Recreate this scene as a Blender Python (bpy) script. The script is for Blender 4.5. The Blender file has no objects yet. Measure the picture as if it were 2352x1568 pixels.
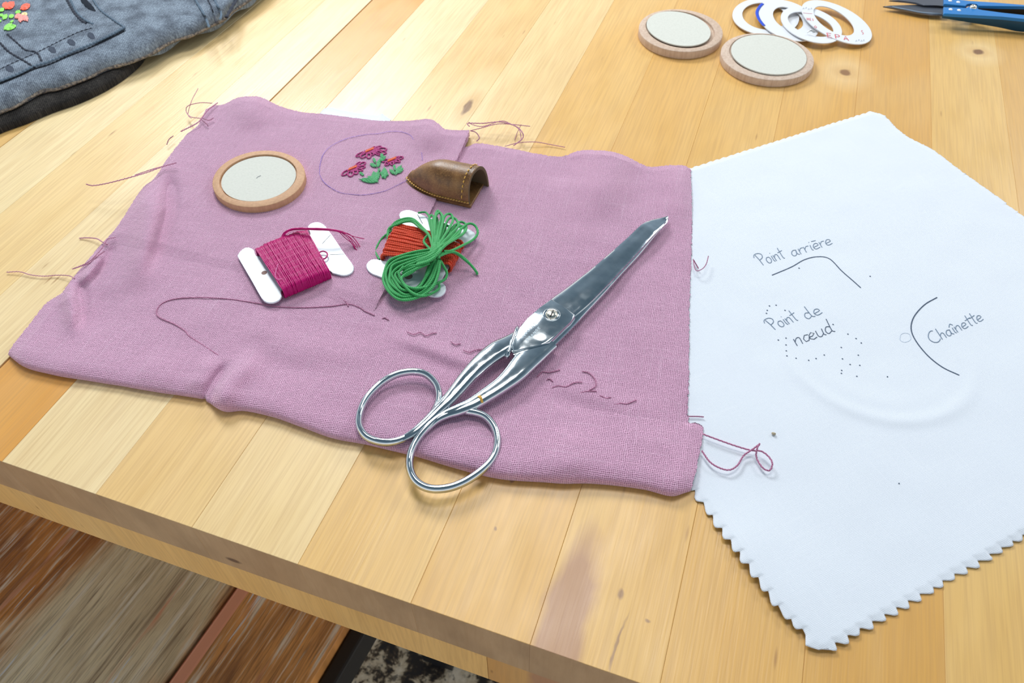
import bpy, bmesh, math, random
import numpy as np
from mathutils import Matrix, Vector

random.seed(3); rng = np.random.default_rng(3)
SC = bpy.context.scene
COL = SC.collection

# ------------------------------------------------------------------ camera
TOP = 0.75            # table top height; world: X across the boards, Y along them
HC = 0.25             # camera height above the table top
F = 1759.76; CX, CY = 1176.0, 784.0
RT = np.array([0.9449896, 0.32706884, -0.00454119])
DN = np.array([0.24310998, -0.71156293, -0.65922358])
FW = np.array([-0.21884284, 0.62185542, -0.75193327])
cam_d = bpy.data.cameras.new('camera'); cam = bpy.data.objects.new('camera', cam_d); COL.objects.link(cam)
m = Matrix.Identity(4)
for i in range(3):
    m[i][0] = RT[i]; m[i][1] = -DN[i]; m[i][2] = -FW[i]
m[2][3] = TOP + HC
cam.matrix_world = m
cam_d.sensor_width = 36.0; cam_d.lens = F / 2352 * 36.0
cam_d.clip_start = 0.01; cam_d.clip_end = 50
cam_d.dof.use_dof = True; cam_d.dof.focus_distance = 0.325; cam_d.dof.aperture_fstop = 26
SC.camera = cam

# ------------------------------------------------------------------ light
SC.view_settings.view_transform = 'Standard'
SC.view_settings.look = 'None'
SC.view_settings.gamma = 1.0
SC.view_settings.use_curve_mapping = False
SC.view_settings.exposure = 0.24
W = bpy.data.worlds.new('room_light'); SC.world = W; W.use_nodes = True
nt = W.node_tree
bg = nt.nodes['Background']
tc = nt.nodes.new('ShaderNodeTexCoord'); sx = nt.nodes.new('ShaderNodeSeparateXYZ')
rp = nt.nodes.new('ShaderNodeValToRGB')
nt.links.new(tc.outputs['Generated'], sx.inputs[0]); nt.links.new(sx.outputs['Z'], rp.inputs[0])
nt.links.new(rp.outputs[0], bg.inputs[0])
e = rp.color_ramp.elements
e.new(0.3); e.new(0.6)
for i, (p_, c_) in enumerate(((0.0, (1.10, 1.06, 1.0)), (0.16, (1.12, 1.10, 1.08)), (0.44, (0.34, 0.43, 0.51)), (0.80, (0.10, 0.15, 0.19)))):
    e[i].position = p_; e[i].color = (*c_, 1)
bg.inputs[1].default_value = 0.9

def area(name, loc, target, sx_, sy_, power, color):
    l = bpy.data.lights.new(name, 'AREA'); l.shape = 'RECTANGLE'; l.size = sx_; l.size_y = sy_
    l.energy = power; l.color = color
    o = bpy.data.objects.new(name, l); COL.objects.link(o); o.location = loc
    o.rotation_euler = (Vector(target) - Vector(loc)).to_track_quat('-Z', 'Y').to_euler()
    return o
area('window_light', (-0.78, 1.08, 1.58), (-0.12, 0.38, TOP), 0.42, 0.34, 10.5, (0.93, 0.97, 1.0))
area('ceiling_lamp', (-0.22, 0.85, 2.35), (-0.1, 0.3, TOP), 0.75, 0.5, 9.5, (1.0, 0.98, 0.95))
area('balance_lamp', (0.95, 1.7, 1.9), (0.0, 0.4, TOP), 0.5, 0.4, 6.5, (0.94, 0.97, 1.0))  # lamp added at the right back to balance the light

# ------------------------------------------------------------------ helpers
def P(u, v, h=0.0):
    """point of the plane TOP+h seen at photograph pixel u,v"""
    u = np.asarray(u, float); v = np.asarray(v, float); h = np.asarray(h, float)
    d = ((u - CX) / F)[..., None] * RT + ((v - CY) / F)[..., None] * DN + FW
    k = (HC - h) / -d[..., 2]
    out = d * k[..., None]; out[..., 2] = TOP + h
    return out

def lift(XY, h):
    """plan points given at table level moved to height h along the line of sight they were measured on"""
    s = 1 - np.asarray(h) / HC
    return np.concatenate([XY * s[..., None], (TOP + np.asarray(h))[..., None]], -1)

def smooth(pts, n):
    """Catmull-Rom through pts, n samples, even in arc length"""
    p = np.asarray(pts, float)
    q = np.vstack([2 * p[0] - p[1], p, 2 * p[-1] - p[-2]])
    out = []
    for i in range(1, len(q) - 2):
        t = np.linspace(0, 1, 16, endpoint=False)[:, None]
        a, b, c, d = q[i - 1], q[i], q[i + 1], q[i + 2]
        out.append(0.5 * (2 * b + (c - a) * t + (2 * a - 5 * b + 4 * c - d) * t**2 + (3 * b - 3 * c + d - a) * t**3))
    out.append(p[-1:]); return resample(np.vstack(out), n)

def resample(p, n):
    p = np.asarray(p, float)
    s = np.r_[0, np.cumsum(np.linalg.norm(np.diff(p, axis=0), axis=1))]
    t = np.linspace(0, s[-1], n)
    return np.stack([np.interp(t, s, p[:, k]) for k in range(p.shape[1])], 1)

def crop(pts, ox, oy, k):
    return [(ox + a / k, oy + b / k) + tuple(r) for a, b, *r in pts]

class MB:
    def __init__(s): s.v = []; s.f = []; s.uv = []
    def add(s, v, f, uv=None):
        o = sum(len(a) for a in s.v); v = np.asarray(v, float).reshape(-1, 3)
        s.v.append(v); s.f += [tuple(i + o for i in q) for q in f]
        s.uv.append(np.zeros((len(v), 2)) if uv is None else np.asarray(uv, float).reshape(-1, 2))
        return s
    def grid(s, g, uv=None, flip=False):
        m_, n_ = g.shape[:2]
        idx = np.arange(m_ * n_).reshape(m_, n_)
        a, b, c, d = idx[:-1, :-1].ravel(), idx[1:, :-1].ravel(), idx[1:, 1:].ravel(), idx[:-1, 1:].ravel()
        q = np.stack([a, b, c, d] if not flip else [a, d, c, b], 1)
        return s.add(g, q.tolist(), uv)
    def tube(s, p, r, n=6, flat=1.0, cap=True, frame=None):
        """round tube along p; r scalar or per point; flat = height / width"""
        p = np.asarray(p, float); k = len(p); r = np.broadcast_to(np.asarray(r, float), (k,))
        t = np.gradient(p, axis=0); t /= np.linalg.norm(t, axis=1)[:, None] + 1e-12
        up = np.array([0, 0, 1.0]) if frame is None else np.asarray(frame)
        side = np.cross(t, up); L = np.linalg.norm(side, axis=1)
        bad = L < 0.08; side[bad] = np.cross(t[bad], [0.3, 1, 0.1]); side /= np.linalg.norm(side, axis=1)[:, None]
        for i in range(1, k):
            if side[i] @ side[i - 1] < 0: side[i] *= -1
        nn = np.cross(side, t)
        th = np.linspace(0, 2 * np.pi, n + 1)
        g = p[:, None] + r[:, None, None] * (np.cos(th)[None, :, None] * side[:, None] + flat * np.sin(th)[None, :, None] * nn[:, None])
        al = np.r_[0, np.cumsum(np.linalg.norm(np.diff(p, axis=0), axis=1))]
        uv = np.stack(np.broadcast_arrays(al[:, None], (th / 2 / np.pi)[None]), -1)
        s.grid(g, uv)
        if cap:
            s.add(g[0, :-1], [tuple(range(n))]); s.add(g[-1, :-1], [tuple(range(n))[::-1]])
        return s
    def box(s, a, b):
        a = np.array(a); b = np.array(b)
        v = [[(a, b)[i][0], (a, b)[j][1], (a, b)[k][2]] for i in (0, 1) for j in (0, 1) for k in (0, 1)]
        return s.add(v, [(0, 1, 3, 2), (4, 6, 7, 5), (0, 4, 5, 1), (2, 3, 7, 6), (0, 2, 6, 4), (1, 5, 7, 3)])
    def build(s, name, mat, parent=None, smooth_=True, fix=False):
        me = bpy.data.meshes.new(name)
        v = np.vstack(s.v)
        L = np.zeros(3) if parent is None else np.array(world_of(parent))
        me.from_pydata((v - L).tolist(), [], s.f)
        uv = np.vstack(s.uv)
        if np.any(uv):
            lay = me.uv_layers.new(name='UVMap'); li = np.empty(len(me.loops), np.int32); me.loops.foreach_get('vertex_index', li)
            lay.data.foreach_set('uv', uv[li].ravel().astype(np.float32))
        if fix:
            bm = bmesh.new(); bm.from_mesh(me); bmesh.ops.remove_doubles(bm, verts=bm.verts, dist=1e-6)
            bmesh.ops.recalc_face_normals(bm, faces=bm.faces); bm.to_mesh(me); bm.free()
        if smooth_: me.polygons.foreach_set('use_smooth', [True] * len(me.polygons))
        me.materials.append(mat)
        o = bpy.data.objects.new(name, me); COL.objects.link(o)
        if parent is not None: o.parent = parent
        return o

def world_of(o):
    l = Vector(o.location)
    while o.parent: o = o.parent; l += o.location
    return l

def rebase(o, loc):
    """give a one-mesh thing its origin at its own base"""
    loc = Vector(loc); o.data.transform(Matrix.Translation(-loc)); o.location = loc

def thing(name, label, cat, loc=(0, 0, 0), group=None):
    o = bpy.data.objects.new(name, None); COL.objects.link(o); o.location = loc
    o.empty_display_size = 0.02
    o['label'] = label; o['category'] = cat
    if group: o['group'] = group
    return o

def tag(o, label, cat, group=None):
    o['label'] = label; o['category'] = cat
    if group: o['group'] = group
    return o

def prism(outline, z0, z1, bevel=0.0003, seg=2, holes=None):
    """flat polygon plate with bevelled rim; outline (n,2 plan) between heights z0,z1 above the table"""
    bm = bmesh.new()
    def loop(pts, z): return [bm.verts.new((x, y, TOP + z)) for x, y in pts]
    pts = [tuple(q[:2]) for q in outline]
    if sum(a[0] * b[1] - b[0] * a[1] for a, b in zip(pts, pts[1:] + pts[:1])) < 0: pts = pts[::-1]
    lo = loop(pts, z0); up = loop(pts, z1); n = len(pts)
    bm.faces.new(up); bm.faces.new(lo[::-1])
    for i in range(n): bm.faces.new((lo[i], lo[(i + 1) % n], up[(i + 1) % n], up[i]))
    if bevel:
        ed = [e_ for e_ in bm.edges if abs(e_.verts[0].co.z - e_.verts[1].co.z) < 1e-7]
        bmesh.ops.bevel(bm, geom=ed, offset=bevel, segments=seg, affect='EDGES', profile=0.5)
    bm.verts.ensure_lookup_table(); bm.verts.index_update()
    v = [tuple(q.co) for q in bm.verts]; f = [tuple(q.index for q in fc.verts) for fc in bm.faces]; bm.free()
    return v, f

# ------------------------------------------------------------------ materials
class NT:
    def __init__(s, name, rough=0.5, metal=0.0, spec=0.5):
        s.m = bpy.data.materials.new(name); s.m.use_nodes = True; s.t = s.m.node_tree; s.b = s.t.nodes['Principled BSDF']
        s.b.inputs['Roughness'].default_value = rough; s.b.inputs['Metallic'].default_value = metal
        s.b.inputs['Specular IOR Level'].default_value = spec
    def n(s, typ, **kw):
        nd = s.t.nodes.new('ShaderNode' + typ)
        for k, v in kw.items():
            if hasattr(nd, k): setattr(nd, k, v)
        return nd
    def l(s, a, b): s.t.links.new(a, b)
    def math(s, op, a, b=None, c=None, clamp=False):
        nd = s.n('Math'); nd.operation = op; nd.use_clamp = clamp
        for i, x in enumerate((a, b, c)):
            if x is None: continue
            if isinstance(x, (int, float)): nd.inputs[i].default_value = x
            else: s.l(x, nd.inputs[i])
        return nd.outputs[0]
    def mix(s, fac, a, b, mode='MIX'):
        nd = s.n('Mix'); nd.data_type = 'RGBA'; nd.blend_type = mode
        for i, x in ((0, fac), (6, a), (7, b)):
            if isinstance(x, (int, float)): nd.inputs[i].default_value = x
            elif isinstance(x, tuple): nd.inputs[i].default_value = x if len(x) == 4 else (*x, 1)
            else: s.l(x, nd.inputs[i])
        return nd.outputs[2]
    def noise(s, vec, scale, detail=3, rough=0.5, dist=0.0):
        nd = s.n('TexNoise'); s.l(vec, nd.inputs['Vector']); nd.inputs['Scale'].default_value = scale
        nd.inputs['Detail'].default_value = detail; nd.inputs['Roughness'].default_value = rough; nd.inputs['Distortion'].default_value = dist
        return nd.outputs[0]
    def mapping(s, vec, scale=(1, 1, 1), loc=(0, 0, 0), rot=(0, 0, 0)):
        nd = s.n('Mapping'); s.l(vec, nd.inputs[0]); nd.inputs['Scale'].default_value = scale
        nd.inputs['Location'].default_value = loc; nd.inputs['Rotation'].default_value = rot; return nd.outputs[0]
    def ramp(s, fac, stops):
        nd = s.n('ValToRGB'); s.l(fac, nd.inputs[0]); cr = nd.color_ramp
        while len(cr.elements) < len(stops): cr.elements.new(0.5)
        for el, (p, c) in zip(cr.elements, stops):
            el.position = p; el.color = (*c, 1) if isinstance(c, tuple) else (c, c, c, 1)
        return nd.outputs[0]
    def obj(s): return s.n('TexCoord').outputs['Object']
    def uv(s): return s.n('TexCoord').outputs['UV']
    def bump(s, h, strength, dist):
        nd = s.n('Bump'); nd.inputs['Strength'].default_value = strength; nd.inputs['Distance'].default_value = dist
        s.l(h, nd.inputs['Height']); s.l(nd.outputs[0], s.b.inputs['Normal']); return nd
    def col(s, c):
        if isinstance(c, tuple): s.b.inputs['Base Color'].default_value = (*c[:3], 1)
        else: s.l(c, s.b.inputs['Base Color'])
        return s

def srgb(r, g, b):
    f = lambda c: ((c / 255) / 12.92 if c <= 10 else ((c / 255 + 0.055) / 1.055) ** 2.4)
    return (f(r), f(g), f(b))

def plain(name, c, rough=0.5, metal=0.0, spec=0.5): return NT(name, rough, metal, spec).col(c).m

def near(N, pos, c, sx_, sy_, edge=0.4):
    """1 inside an ellipse around c (plan), 0 outside"""
    mp = N.mapping(pos, (1 / sx_, 1 / sy_, 0), (-c[0] / sx_, -c[1] / sy_, 0))
    ln = N.n('VectorMath'); ln.operation = 'LENGTH'; N.l(mp, ln.inputs[0])
    return N.math('SMOOTHSTEP' if False else 'SUBTRACT', 1.0, N.math('DIVIDE', N.math('SUBTRACT', ln.outputs['Value'], 1 - edge), edge, clamp=True), clamp=True)

KNOTS = [((1072, 246), .0040, .0120, (.20, .085, .03)), ((1943, 166), 0.0052, .0058, (.22, .09, .03)), ((2247, 119), .0050, .0046, (.16, .06, .025))]

def mat_board(name, endgrain=False):
    N = NT(name, 0.42, 0, 0.55)
    pos = N.mapping(N.obj(), (1, 1, 1), (-0.05, 0.5, 0))
    inf = N.n('ObjectInfo')
    off = N.n('VectorMath'); off.operation = 'SCALE'; N.l(inf.outputs['Random'], off.inputs['Scale']); off.inputs[0].default_value = (3.1, 7.7, 0)
    ad = N.n('VectorMath'); ad.operation = 'ADD'; N.l(pos, ad.inputs[0]); N.l(off.outputs[0], ad.inputs[1]); p2 = ad.outputs[0]
    tone = inf.outputs['Color']
    g1 = N.noise(N.mapping(p2, (160, 5, 8)), 1.0, 4, 0.6, 0.3)
    g2 = N.noise(N.mapping(p2, (900, 25, 40)), 1.0, 2, 0.6)
    blot = N.noise(N.mapping(p2, (22, 6, 6)), 1.0, 3, 0.55, 0.6)
    c = N.mix(N.ramp(g1, [(0.35, 0.0), (0.75, 0.5)]), tone, N.mix(0.5, tone, (0.70, 0.40, 0.13)))
    c = N.mix(N.ramp(blot, [(0.42, 0.0), (0.8, 0.30)]), c, (0.86, 0.66, 0.34))
    c = N.mix(N.ramp(blot, [(0.20, 0.30), (0.48, 0.0)]), c, (0.66, 0.38, 0.13))
    c = N.mix(N.ramp(g2, [(0.35, 0.26), (0.6, 0.0)]), c, (0.45, 0.25, 0.10))
    # short dark pores and flecks along the grain
    vo = N.n('TexVoronoi'); N.l(N.mapping(p2, (170, 26, 60)), vo.inputs['Vector']); vo.inputs['Scale'].default_value = 1.0
    fl = N.ramp(vo.outputs['Distance'], [(0.03, 0.85), (0.13, 0.0)])
    sel = N.ramp(N.noise(N.mapping(p2, (60, 22, 20)), 1.0, 1), [(0.56, 0.0), (0.62, 1.0)])
    c = N.mix(N.math('MULTIPLY', fl, sel), c, (0.36, 0.17, 0.06))
    wob = N.noise(N.mapping(pos, (90, 60, 60)), 1.0, 3)
    pw = N.n('VectorMath'); pw.operation = 'MULTIPLY_ADD'
    cc = N.n('CombineXYZ'); N.l(N.math('SUBTRACT', wob, 0.5), cc.inputs[0]); N.l(N.math('SUBTRACT', wob, 0.5), cc.inputs[1])
    N.l(cc.outputs[0], pw.inputs[0]); pw.inputs[1].default_value = (0.006, 0.006, 0); N.l(pos, pw.inputs[2]); pk = pw.outputs[0]
    for (px, a, b, kc) in KNOTS:
        q = P(px[0], px[1])
        c = N.mix(N.math('MULTIPLY', near(N, pk, q, a * 3.6, b * 4.5, 0.9), 0.45), c, (0.95, 0.76, 0.45))
        c = N.mix(N.math('MULTIPLY', near(N, pk, q, a * 2.0, b * 1.9, 0.5), 0.40), c, (0.60, 0.31, 0.08))
        c = N.mix(N.math('MULTIPLY', near(N, pk, q, a * .75, b * .85, 0.4), 0.85), c, kc)
    # heartwood wedge at the front edge, right of centre, and small marks
    q = P(1272, 1505)
    tri = near(N, pk, (float(q[0]), float(q[1])), .0095, .054, 0.35)
    c = N.mix(N.math('MULTIPLY', tri, 0.75), c, (0.40, 0.20, 0.13))
    for (u, v_, a, b) in ((1423, 1365, .0011, .0028), (1484, 1427, .0014, .0007), (1420, 1480, .0006, .012), (1178, 1103, .0009, .0014), (1133, 1216, .001, .0012)):
        c = N.mix(N.math('MULTIPLY', near(N, pk, P(u, v_), a, b, 0.6), 0.6), c, (0.20, 0.10, 0.09))
    if endgrain:
        rg = N.noise(N.mapping(p2, (500, 1, 60), (0, 0, 0), (0, 0.5, 0)), 1.0, 4, 0.6, 1.0)
        c = N.mix(rg, srgb(174, 138, 102), srgb(198, 166, 130))
        bl = N.noise(N.mapping(p2, (60, 1, 40)), 1.0, 3)
        c = N.mix(N.ramp(bl, [(0.35, 0.35), (0.6, 0.0)]), c, srgb(134, 104, 78))
        q = P(533, 1297, -0.019); sp_ = N.n('SeparateXYZ'); N.l(pk, sp_.inputs[0]); cb_ = N.n('CombineXYZ'); N.l(sp_.outputs[0], cb_.inputs[0]); N.l(sp_.outputs[2], cb_.inputs[1]); xz = cb_.outputs[0]
        c = N.mix(N.math('MULTIPLY', near(N, xz, (q[0], q[2]), .0040, .0020, 0.5), 0.8), c, (0.07, 0.035, 0.03))
    N.col(c)
    N.l(N.ramp(N.noise(N.mapping(pos, (70, 25, 20)), 1.0, 3), [(0.3, 0.28), (0.7, 0.44)]), N.b.inputs['Roughness'])
    scr = N.noise(N.mapping(pos, (900, 60, 60), (0, 0, 0), (0, 0, 0.6)), 1.0, 2, 0.5)
    hgt = N.math('ADD', N.math('MULTIPLY', g2, 0.6), N.math('MULTIPLY', scr, 0.4))
    N.bump(hgt, 0.22, 0.0004)
    return N.m

M_BOARD = mat_board('maple_board'); M_END = mat_board('board_end_grain', True)

def mat_weave(name, base, hole, hi, pitch, bumpd=0.00025, fuzz=0.5, hole_amt=0.85, rough=0.9, sheen=0.3, hw=0.1):
    N = NT(name, rough, 0, 0.15)
    uv = N.uv()
    wn = N.noise(N.mapping(uv, (260, 260, 1)), 1.0, 4, 0.65)
    wv = N.n('VectorMath'); wv.operation = 'MULTIPLY_ADD'
    cc = N.n('CombineXYZ'); N.l(N.math('SUBTRACT', wn, 0.5), cc.inputs[0]); N.l(N.math('SUBTRACT', N.noise(N.mapping(uv, (260, 260, 1), (5, 5, 0)), 1.0, 4, 0.65), 0.5), cc.inputs[1])
    N.l(cc.outputs[0], wv.inputs[0]); wv.inputs[1].default_value = (pitch * 2.2, pitch * 2.2, 0); N.l(uv, wv.inputs[2])
    sp = N.n('SeparateXYZ'); N.l(wv.outputs[0], sp.inputs[0])
    k = 2 * math.pi / pitch
    a = N.math('MULTIPLY', sp.outputs[0], k); b = N.math('MULTIPLY', sp.outputs[1], k)
    # thread bodies run at the crests of |cos|, holes sit where both families have a gap
    ca = N.math('COSINE', a); cb = N.math('COSINE', b)
    hole_m = N.math('MULTIPLY', N.ramp(ca, [(hw, 0.0), (0.9, 1.0)]), N.ramp(cb, [(hw, 0.0), (0.9, 1.0)]))
    # over/under checker relief
    ha = N.math('COSINE', N.math('MULTIPLY', a, 0.5)); hb = N.math('COSINE', N.math('MULTIPLY', b, 0.5))
    ov = N.math('MULTIPLY', N.math('SINE', N.math('MULTIPLY', a, 0.5)), N.math('SINE', N.math('MULTIPLY', b, 0.5)))
    sa = N.math('ABSOLUTE', N.math('SINE', N.math('MULTIPLY', a, 0.5))); sb = N.math('ABSOLUTE', N.math('SINE', N.math('MULTIPLY', b, 0.5)))
    sg = N.math('MULTIPLY', N.math('SINE', N.math('MULTIPLY', a, 0.5)), N.math('SINE', N.math('MULTIPLY', b, 0.5)))
    hgt = N.math('ADD', N.math('MAXIMUM', sa, sb), N.math('MULTIPLY', N.math('ABSOLUTE', sg), 0.5))
    thr = N.noise(N.mapping(uv, (1 / pitch * 0.9, 30, 1)), 1.0, 2); thr2 = N.noise(N.mapping(uv, (30, 1 / pitch * 0.9, 1), (9, 3, 0)), 1.0, 2)
    fz = N.noise(N.mapping(uv, (3 / pitch, 3 / pitch, 1)), 1.0, 3, 0.7)
    c = N.mix(N.math('MULTIPLY', N.math('ABSOLUTE', sg), 0.55), base, hi)
    c = N.mix(N.ramp(thr, [(0.55, 0.0), (0.75, 0.35)]), c, hi)
    c = N.mix(N.ramp(thr2, [(0.55, 0.0), (0.75, 0.35)]), c, hi)
    c = N.mix(N.ramp(fz, [(0.3, fuzz), (0.6, 0.0)]), c, tuple(x * 0.78 for x in base))
    vary = N.ramp(N.noise(N.mapping(uv, (900, 900, 1)), 1.0, 3, 0.6), [(0.30, 0.40), (0.52, 1.0)])
    c = N.mix(N.math('MULTIPLY', N.math('MULTIPLY', hole_m, hole_amt), vary), c, hole)
    N.col(c)
    N.b.inputs['Sheen Weight'].default_value = sheen; N.b.inputs['Sheen Roughness'].default_value = 0.45; N.b.inputs['Sheen Tint'].default_value = (1, .88, .96, 1)
    N.bump(hgt, 0.9, bumpd)
    return N.m

M_PINK = mat_weave('pink_linen', srgb(212, 154, 186), srgb(92, 40, 68), srgb(250, 212, 234), 0.00072, hole_amt=1.0, sheen=0.7, hw=-0.05)
M_WHITE = mat_weave('white_cotton', srgb(226, 232, 240), srgb(192, 200, 212), srgb(238, 242, 248), 0.00048, 0.00005, 0.10, 0.5)

def mat_thread(name, c, pitch=0.0012, dark=0.45, rough=0.6, light=1.35, bump=0.0002, sheen=0.2):
    N = NT(name, rough, 0, 0.35)
    uv = N.uv(); sp = N.n('SeparateXYZ'); N.l(uv, sp.inputs[0])
    ph = N.math('ADD', N.math('MULTIPLY', sp.outputs[0], 1 / pitch), N.math('MULTIPLY', sp.outputs[1], 2.0))
    w = N.math('ABSOLUTE', N.math('SINE', N.math('MULTIPLY', ph, math.pi)))
    fz = N.noise(N.mapping(uv, (300, 14, 1)), 1.0, 2)
    cc = N.mix(N.ramp(w, [(0.0, 0.0), (0.55, 1.0)]), tuple(x * dark for x in c), c)
    cc = N.mix(N.ramp(fz, [(0.5, 0.0), (0.8, 0.6)]), cc, tuple(min(1, x * light + 0.02) for x in c))
    N.col(cc); N.bump(w, 0.8, bump); N.b.inputs['Sheen Weight'].default_value = sheen
    return N.m

M_GREEN = mat_thread('green_floss', srgb(58, 168, 90), 0.0009, 0.5, bump=0.00012)
M_MAG = mat_thread('magenta_floss', srgb(186, 0, 108), 0.0040, 0.75, 0.34, 1.5, 0.0001, 0.0)
M_ORG = mat_thread('orange_floss', srgb(222, 66, 18), 0.0011)
M_PTH = mat_thread('pink_thread', srgb(202, 136, 164), 0.0009, 0.55)
M_PTHD = mat_thread('dark_pink_thread', srgb(186, 118, 152), 0.0009, 0.6)
M_STG = mat_thread('green_stitch', srgb(56, 158, 92), 0.002, 0.8, 0.5)
M_STM = mat_thread('magenta_stitch', srgb(176, 20, 118), 0.0016, 0.6, 0.5)
M_STO = mat_thread('orange_stitch', srgb(232, 96, 40), 0.002, 0.8, 0.5)
M_GOLD = mat_thread('golden_stitch', srgb(232, 180, 80), 0.002, 0.8, 0.5)

def mat_chrome():
    N = NT('polished_steel', 0.13, 1.0)
    pos = N.obj()
    N.col(N.mix(N.ramp(N.noise(N.mapping(pos, (300, 300, 300)), 1.0, 4), [(0.4, 0.0), (0.7, 0.35)]), (0.60, 0.65, 0.68), (0.42, 0.48, 0.54)))
    N.l(N.ramp(N.noise(N.mapping(pos, (120, 120, 120)), 1.0, 4), [(0.3, 0.05), (0.75, 0.16)]), N.b.inputs['Roughness'])
    N.bump(N.noise(N.mapping(pos, (60, 60, 60)), 1.0, 2), 0.25, 0.002)
    return N.m
M_STEEL = mat_chrome()
M_SCREW = NT('nickel_screw', 0.22, 1.0).col((0.72, 0.68, 0.58)).m
M_DSTEEL = NT('dark_steel', 0.35, 1.0).col((0.16, 0.17, 0.20)).m

def mat_denim(name, base, dark, light):
    N = NT(name, 0.9, 0, 0.1); uv = N.uv(); pos = N.obj()
    sp = N.n('SeparateXYZ'); N.l(uv, sp.inputs[0])
    tw = N.math('SINE', N.math('MULTIPLY', N.math('ADD', sp.outputs[0], N.math('MULTIPLY', sp.outputs[1], 0.55)), 2 * math.pi / 0.0011))
    th = N.math('SINE', N.math('MULTIPLY', sp.outputs[1], 2 * math.pi / 0.0009))
    n1 = N.noise(N.mapping(uv, (900, 900, 1)), 1.0, 3, 0.7); n2 = N.noise(N.mapping(uv, (90, 90, 1)), 1.0, 4)
    c = N.mix(N.ramp(n1, [(0.35, 0.0), (0.65, 1.0)]), base, light)
    c = N.mix(N.ramp(n2, [(0.35, 0.55), (0.6, 0.0)]), c, dark)
    c = N.mix(N.math('MULTIPLY', N.ramp(N.math('MULTIPLY', tw, 0.5), [(0.0, 0.0), (0.5, 1.0)]), 0.35), c, dark)
    N.col(c); N.bump(N.math('ADD', tw, N.math('MULTIPLY', th, 0.5)), 0.6, 0.0002); return N.m
M_DENIM = mat_denim('grey_blue_denim', srgb(108, 118, 132), srgb(54, 58, 70), srgb(164, 178, 192))
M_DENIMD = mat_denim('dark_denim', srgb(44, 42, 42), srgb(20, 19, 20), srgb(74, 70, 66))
M_DENIMS = plain('denim_stitching', srgb(96, 116, 134), 0.9)
M_DENIMSD = plain('dark_denim_thread', srgb(38, 44, 58), 0.9)

def mat_discwood():
    N = NT('beech_wood', 0.6, 0, 0.3); pos = N.obj(); inf = N.n('ObjectInfo')
    g = N.noise(N.mapping(pos, (420, 60, 420), (0, 0, 0), (0, 0, 0.7)), 1.0, 3, 0.6)
    v = N.noise(N.mapping(pos, (700, 700, 60)), 1.0, 2)
    c = N.mix(g, inf.outputs['Color'], (0.5, 0.34, 0.24), 'MULTIPLY')
    c = N.mix(0.5, inf.outputs['Color'], c)
    c = N.mix(N.ramp(v, [(0.3, 0.3), (0.6, 0.0)]), c, (0.35, 0.18, 0.10))
    N.col(c); return N.m
M_DISC = mat_discwood()
def mat_card(name, c0, sp_c):
    N = NT(name, 0.85, 0, 0.15); pos = N.obj()
    v = N.n('TexVoronoi'); N.l(pos, v.inputs['Vector']); v.inputs['Scale'].default_value = 700
    n = N.noise(pos, 900, 3)
    c = N.mix(N.ramp(n, [(0.4, 0.0), (0.7, 0.35)]), c0, sp_c)
    c = N.mix(N.ramp(v.outputs['Distance'], [(0.05, 0.35), (0.16, 0.0)]), c, tuple(x * 0.6 for x in c0))
    N.col(c); return N.m
M_CARD = mat_card('grey_card', srgb(214, 214, 204), srgb(194, 194, 184))
M_CARDW = plain('white_card', srgb(226, 228, 232), 0.6)
M_CARDE = plain('card_edge', srgb(196, 196, 190), 0.8)
M_PLAST = NT('white_plastic', 0.3, 0, 0.5).col(srgb(216, 224, 230)).m
M_INK = plain('pen_ink', srgb(120, 138, 158), 0.9)
M_INKD = plain('dark_pen_ink', srgb(78, 92, 112), 0.9)
M_PURPLE = plain('purple_marker', srgb(158, 128, 196), 0.9)
M_RED = plain('red_print', srgb(214, 60, 74), 0.7)
M_BLUEP = plain('blue_print', srgb(16, 70, 200), 0.6)
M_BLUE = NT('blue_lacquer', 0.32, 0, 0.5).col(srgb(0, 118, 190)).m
M_BLUED = NT('shaded_blue_lacquer', 0.35, 0, 0.5).col(srgb(34, 78, 108)).m  # darker copy of the blue lacquer, paints shade on the near arm's side
M_BLACK = plain('black_metal', (0.012, 0.012, 0.014), 0.5)

def mat_leather():
    N = NT('brown_leather', 0.34, 0, 0.5); pos = N.obj()
    n = N.noise(pos, 130, 4, 0.6); n2 = N.noise(pos, 1400, 3, 0.6); n3 = N.noise(N.mapping(pos, (1, 1, 1), (3, 1, 2)), 90, 4, 0.6, 0.5)
    c = N.mix(N.ramp(n, [(0.35, 0.0), (0.65, 1.0)]), srgb(100, 68, 40), srgb(146, 104, 60))
    c = N.mix(N.ramp(n3, [(0.5, 0.0), (0.75, 0.6)]), c, srgb(58, 44, 38))
    c = N.mix(N.ramp(n2, [(0.5, 0.0), (0.7, 0.4)]), c, srgb(184, 142, 88))
    N.col(c); N.bump(n2, 0.35, 0.0002)
    N.l(N.ramp(n, [(0.3, 0.28), (0.7, 0.45)]), N.b.inputs['Roughness']); return N.m
M_LEATHER = mat_leather()
M_LEATHIN = plain('leather_edge', srgb(96, 80, 56), 0.85)

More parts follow.
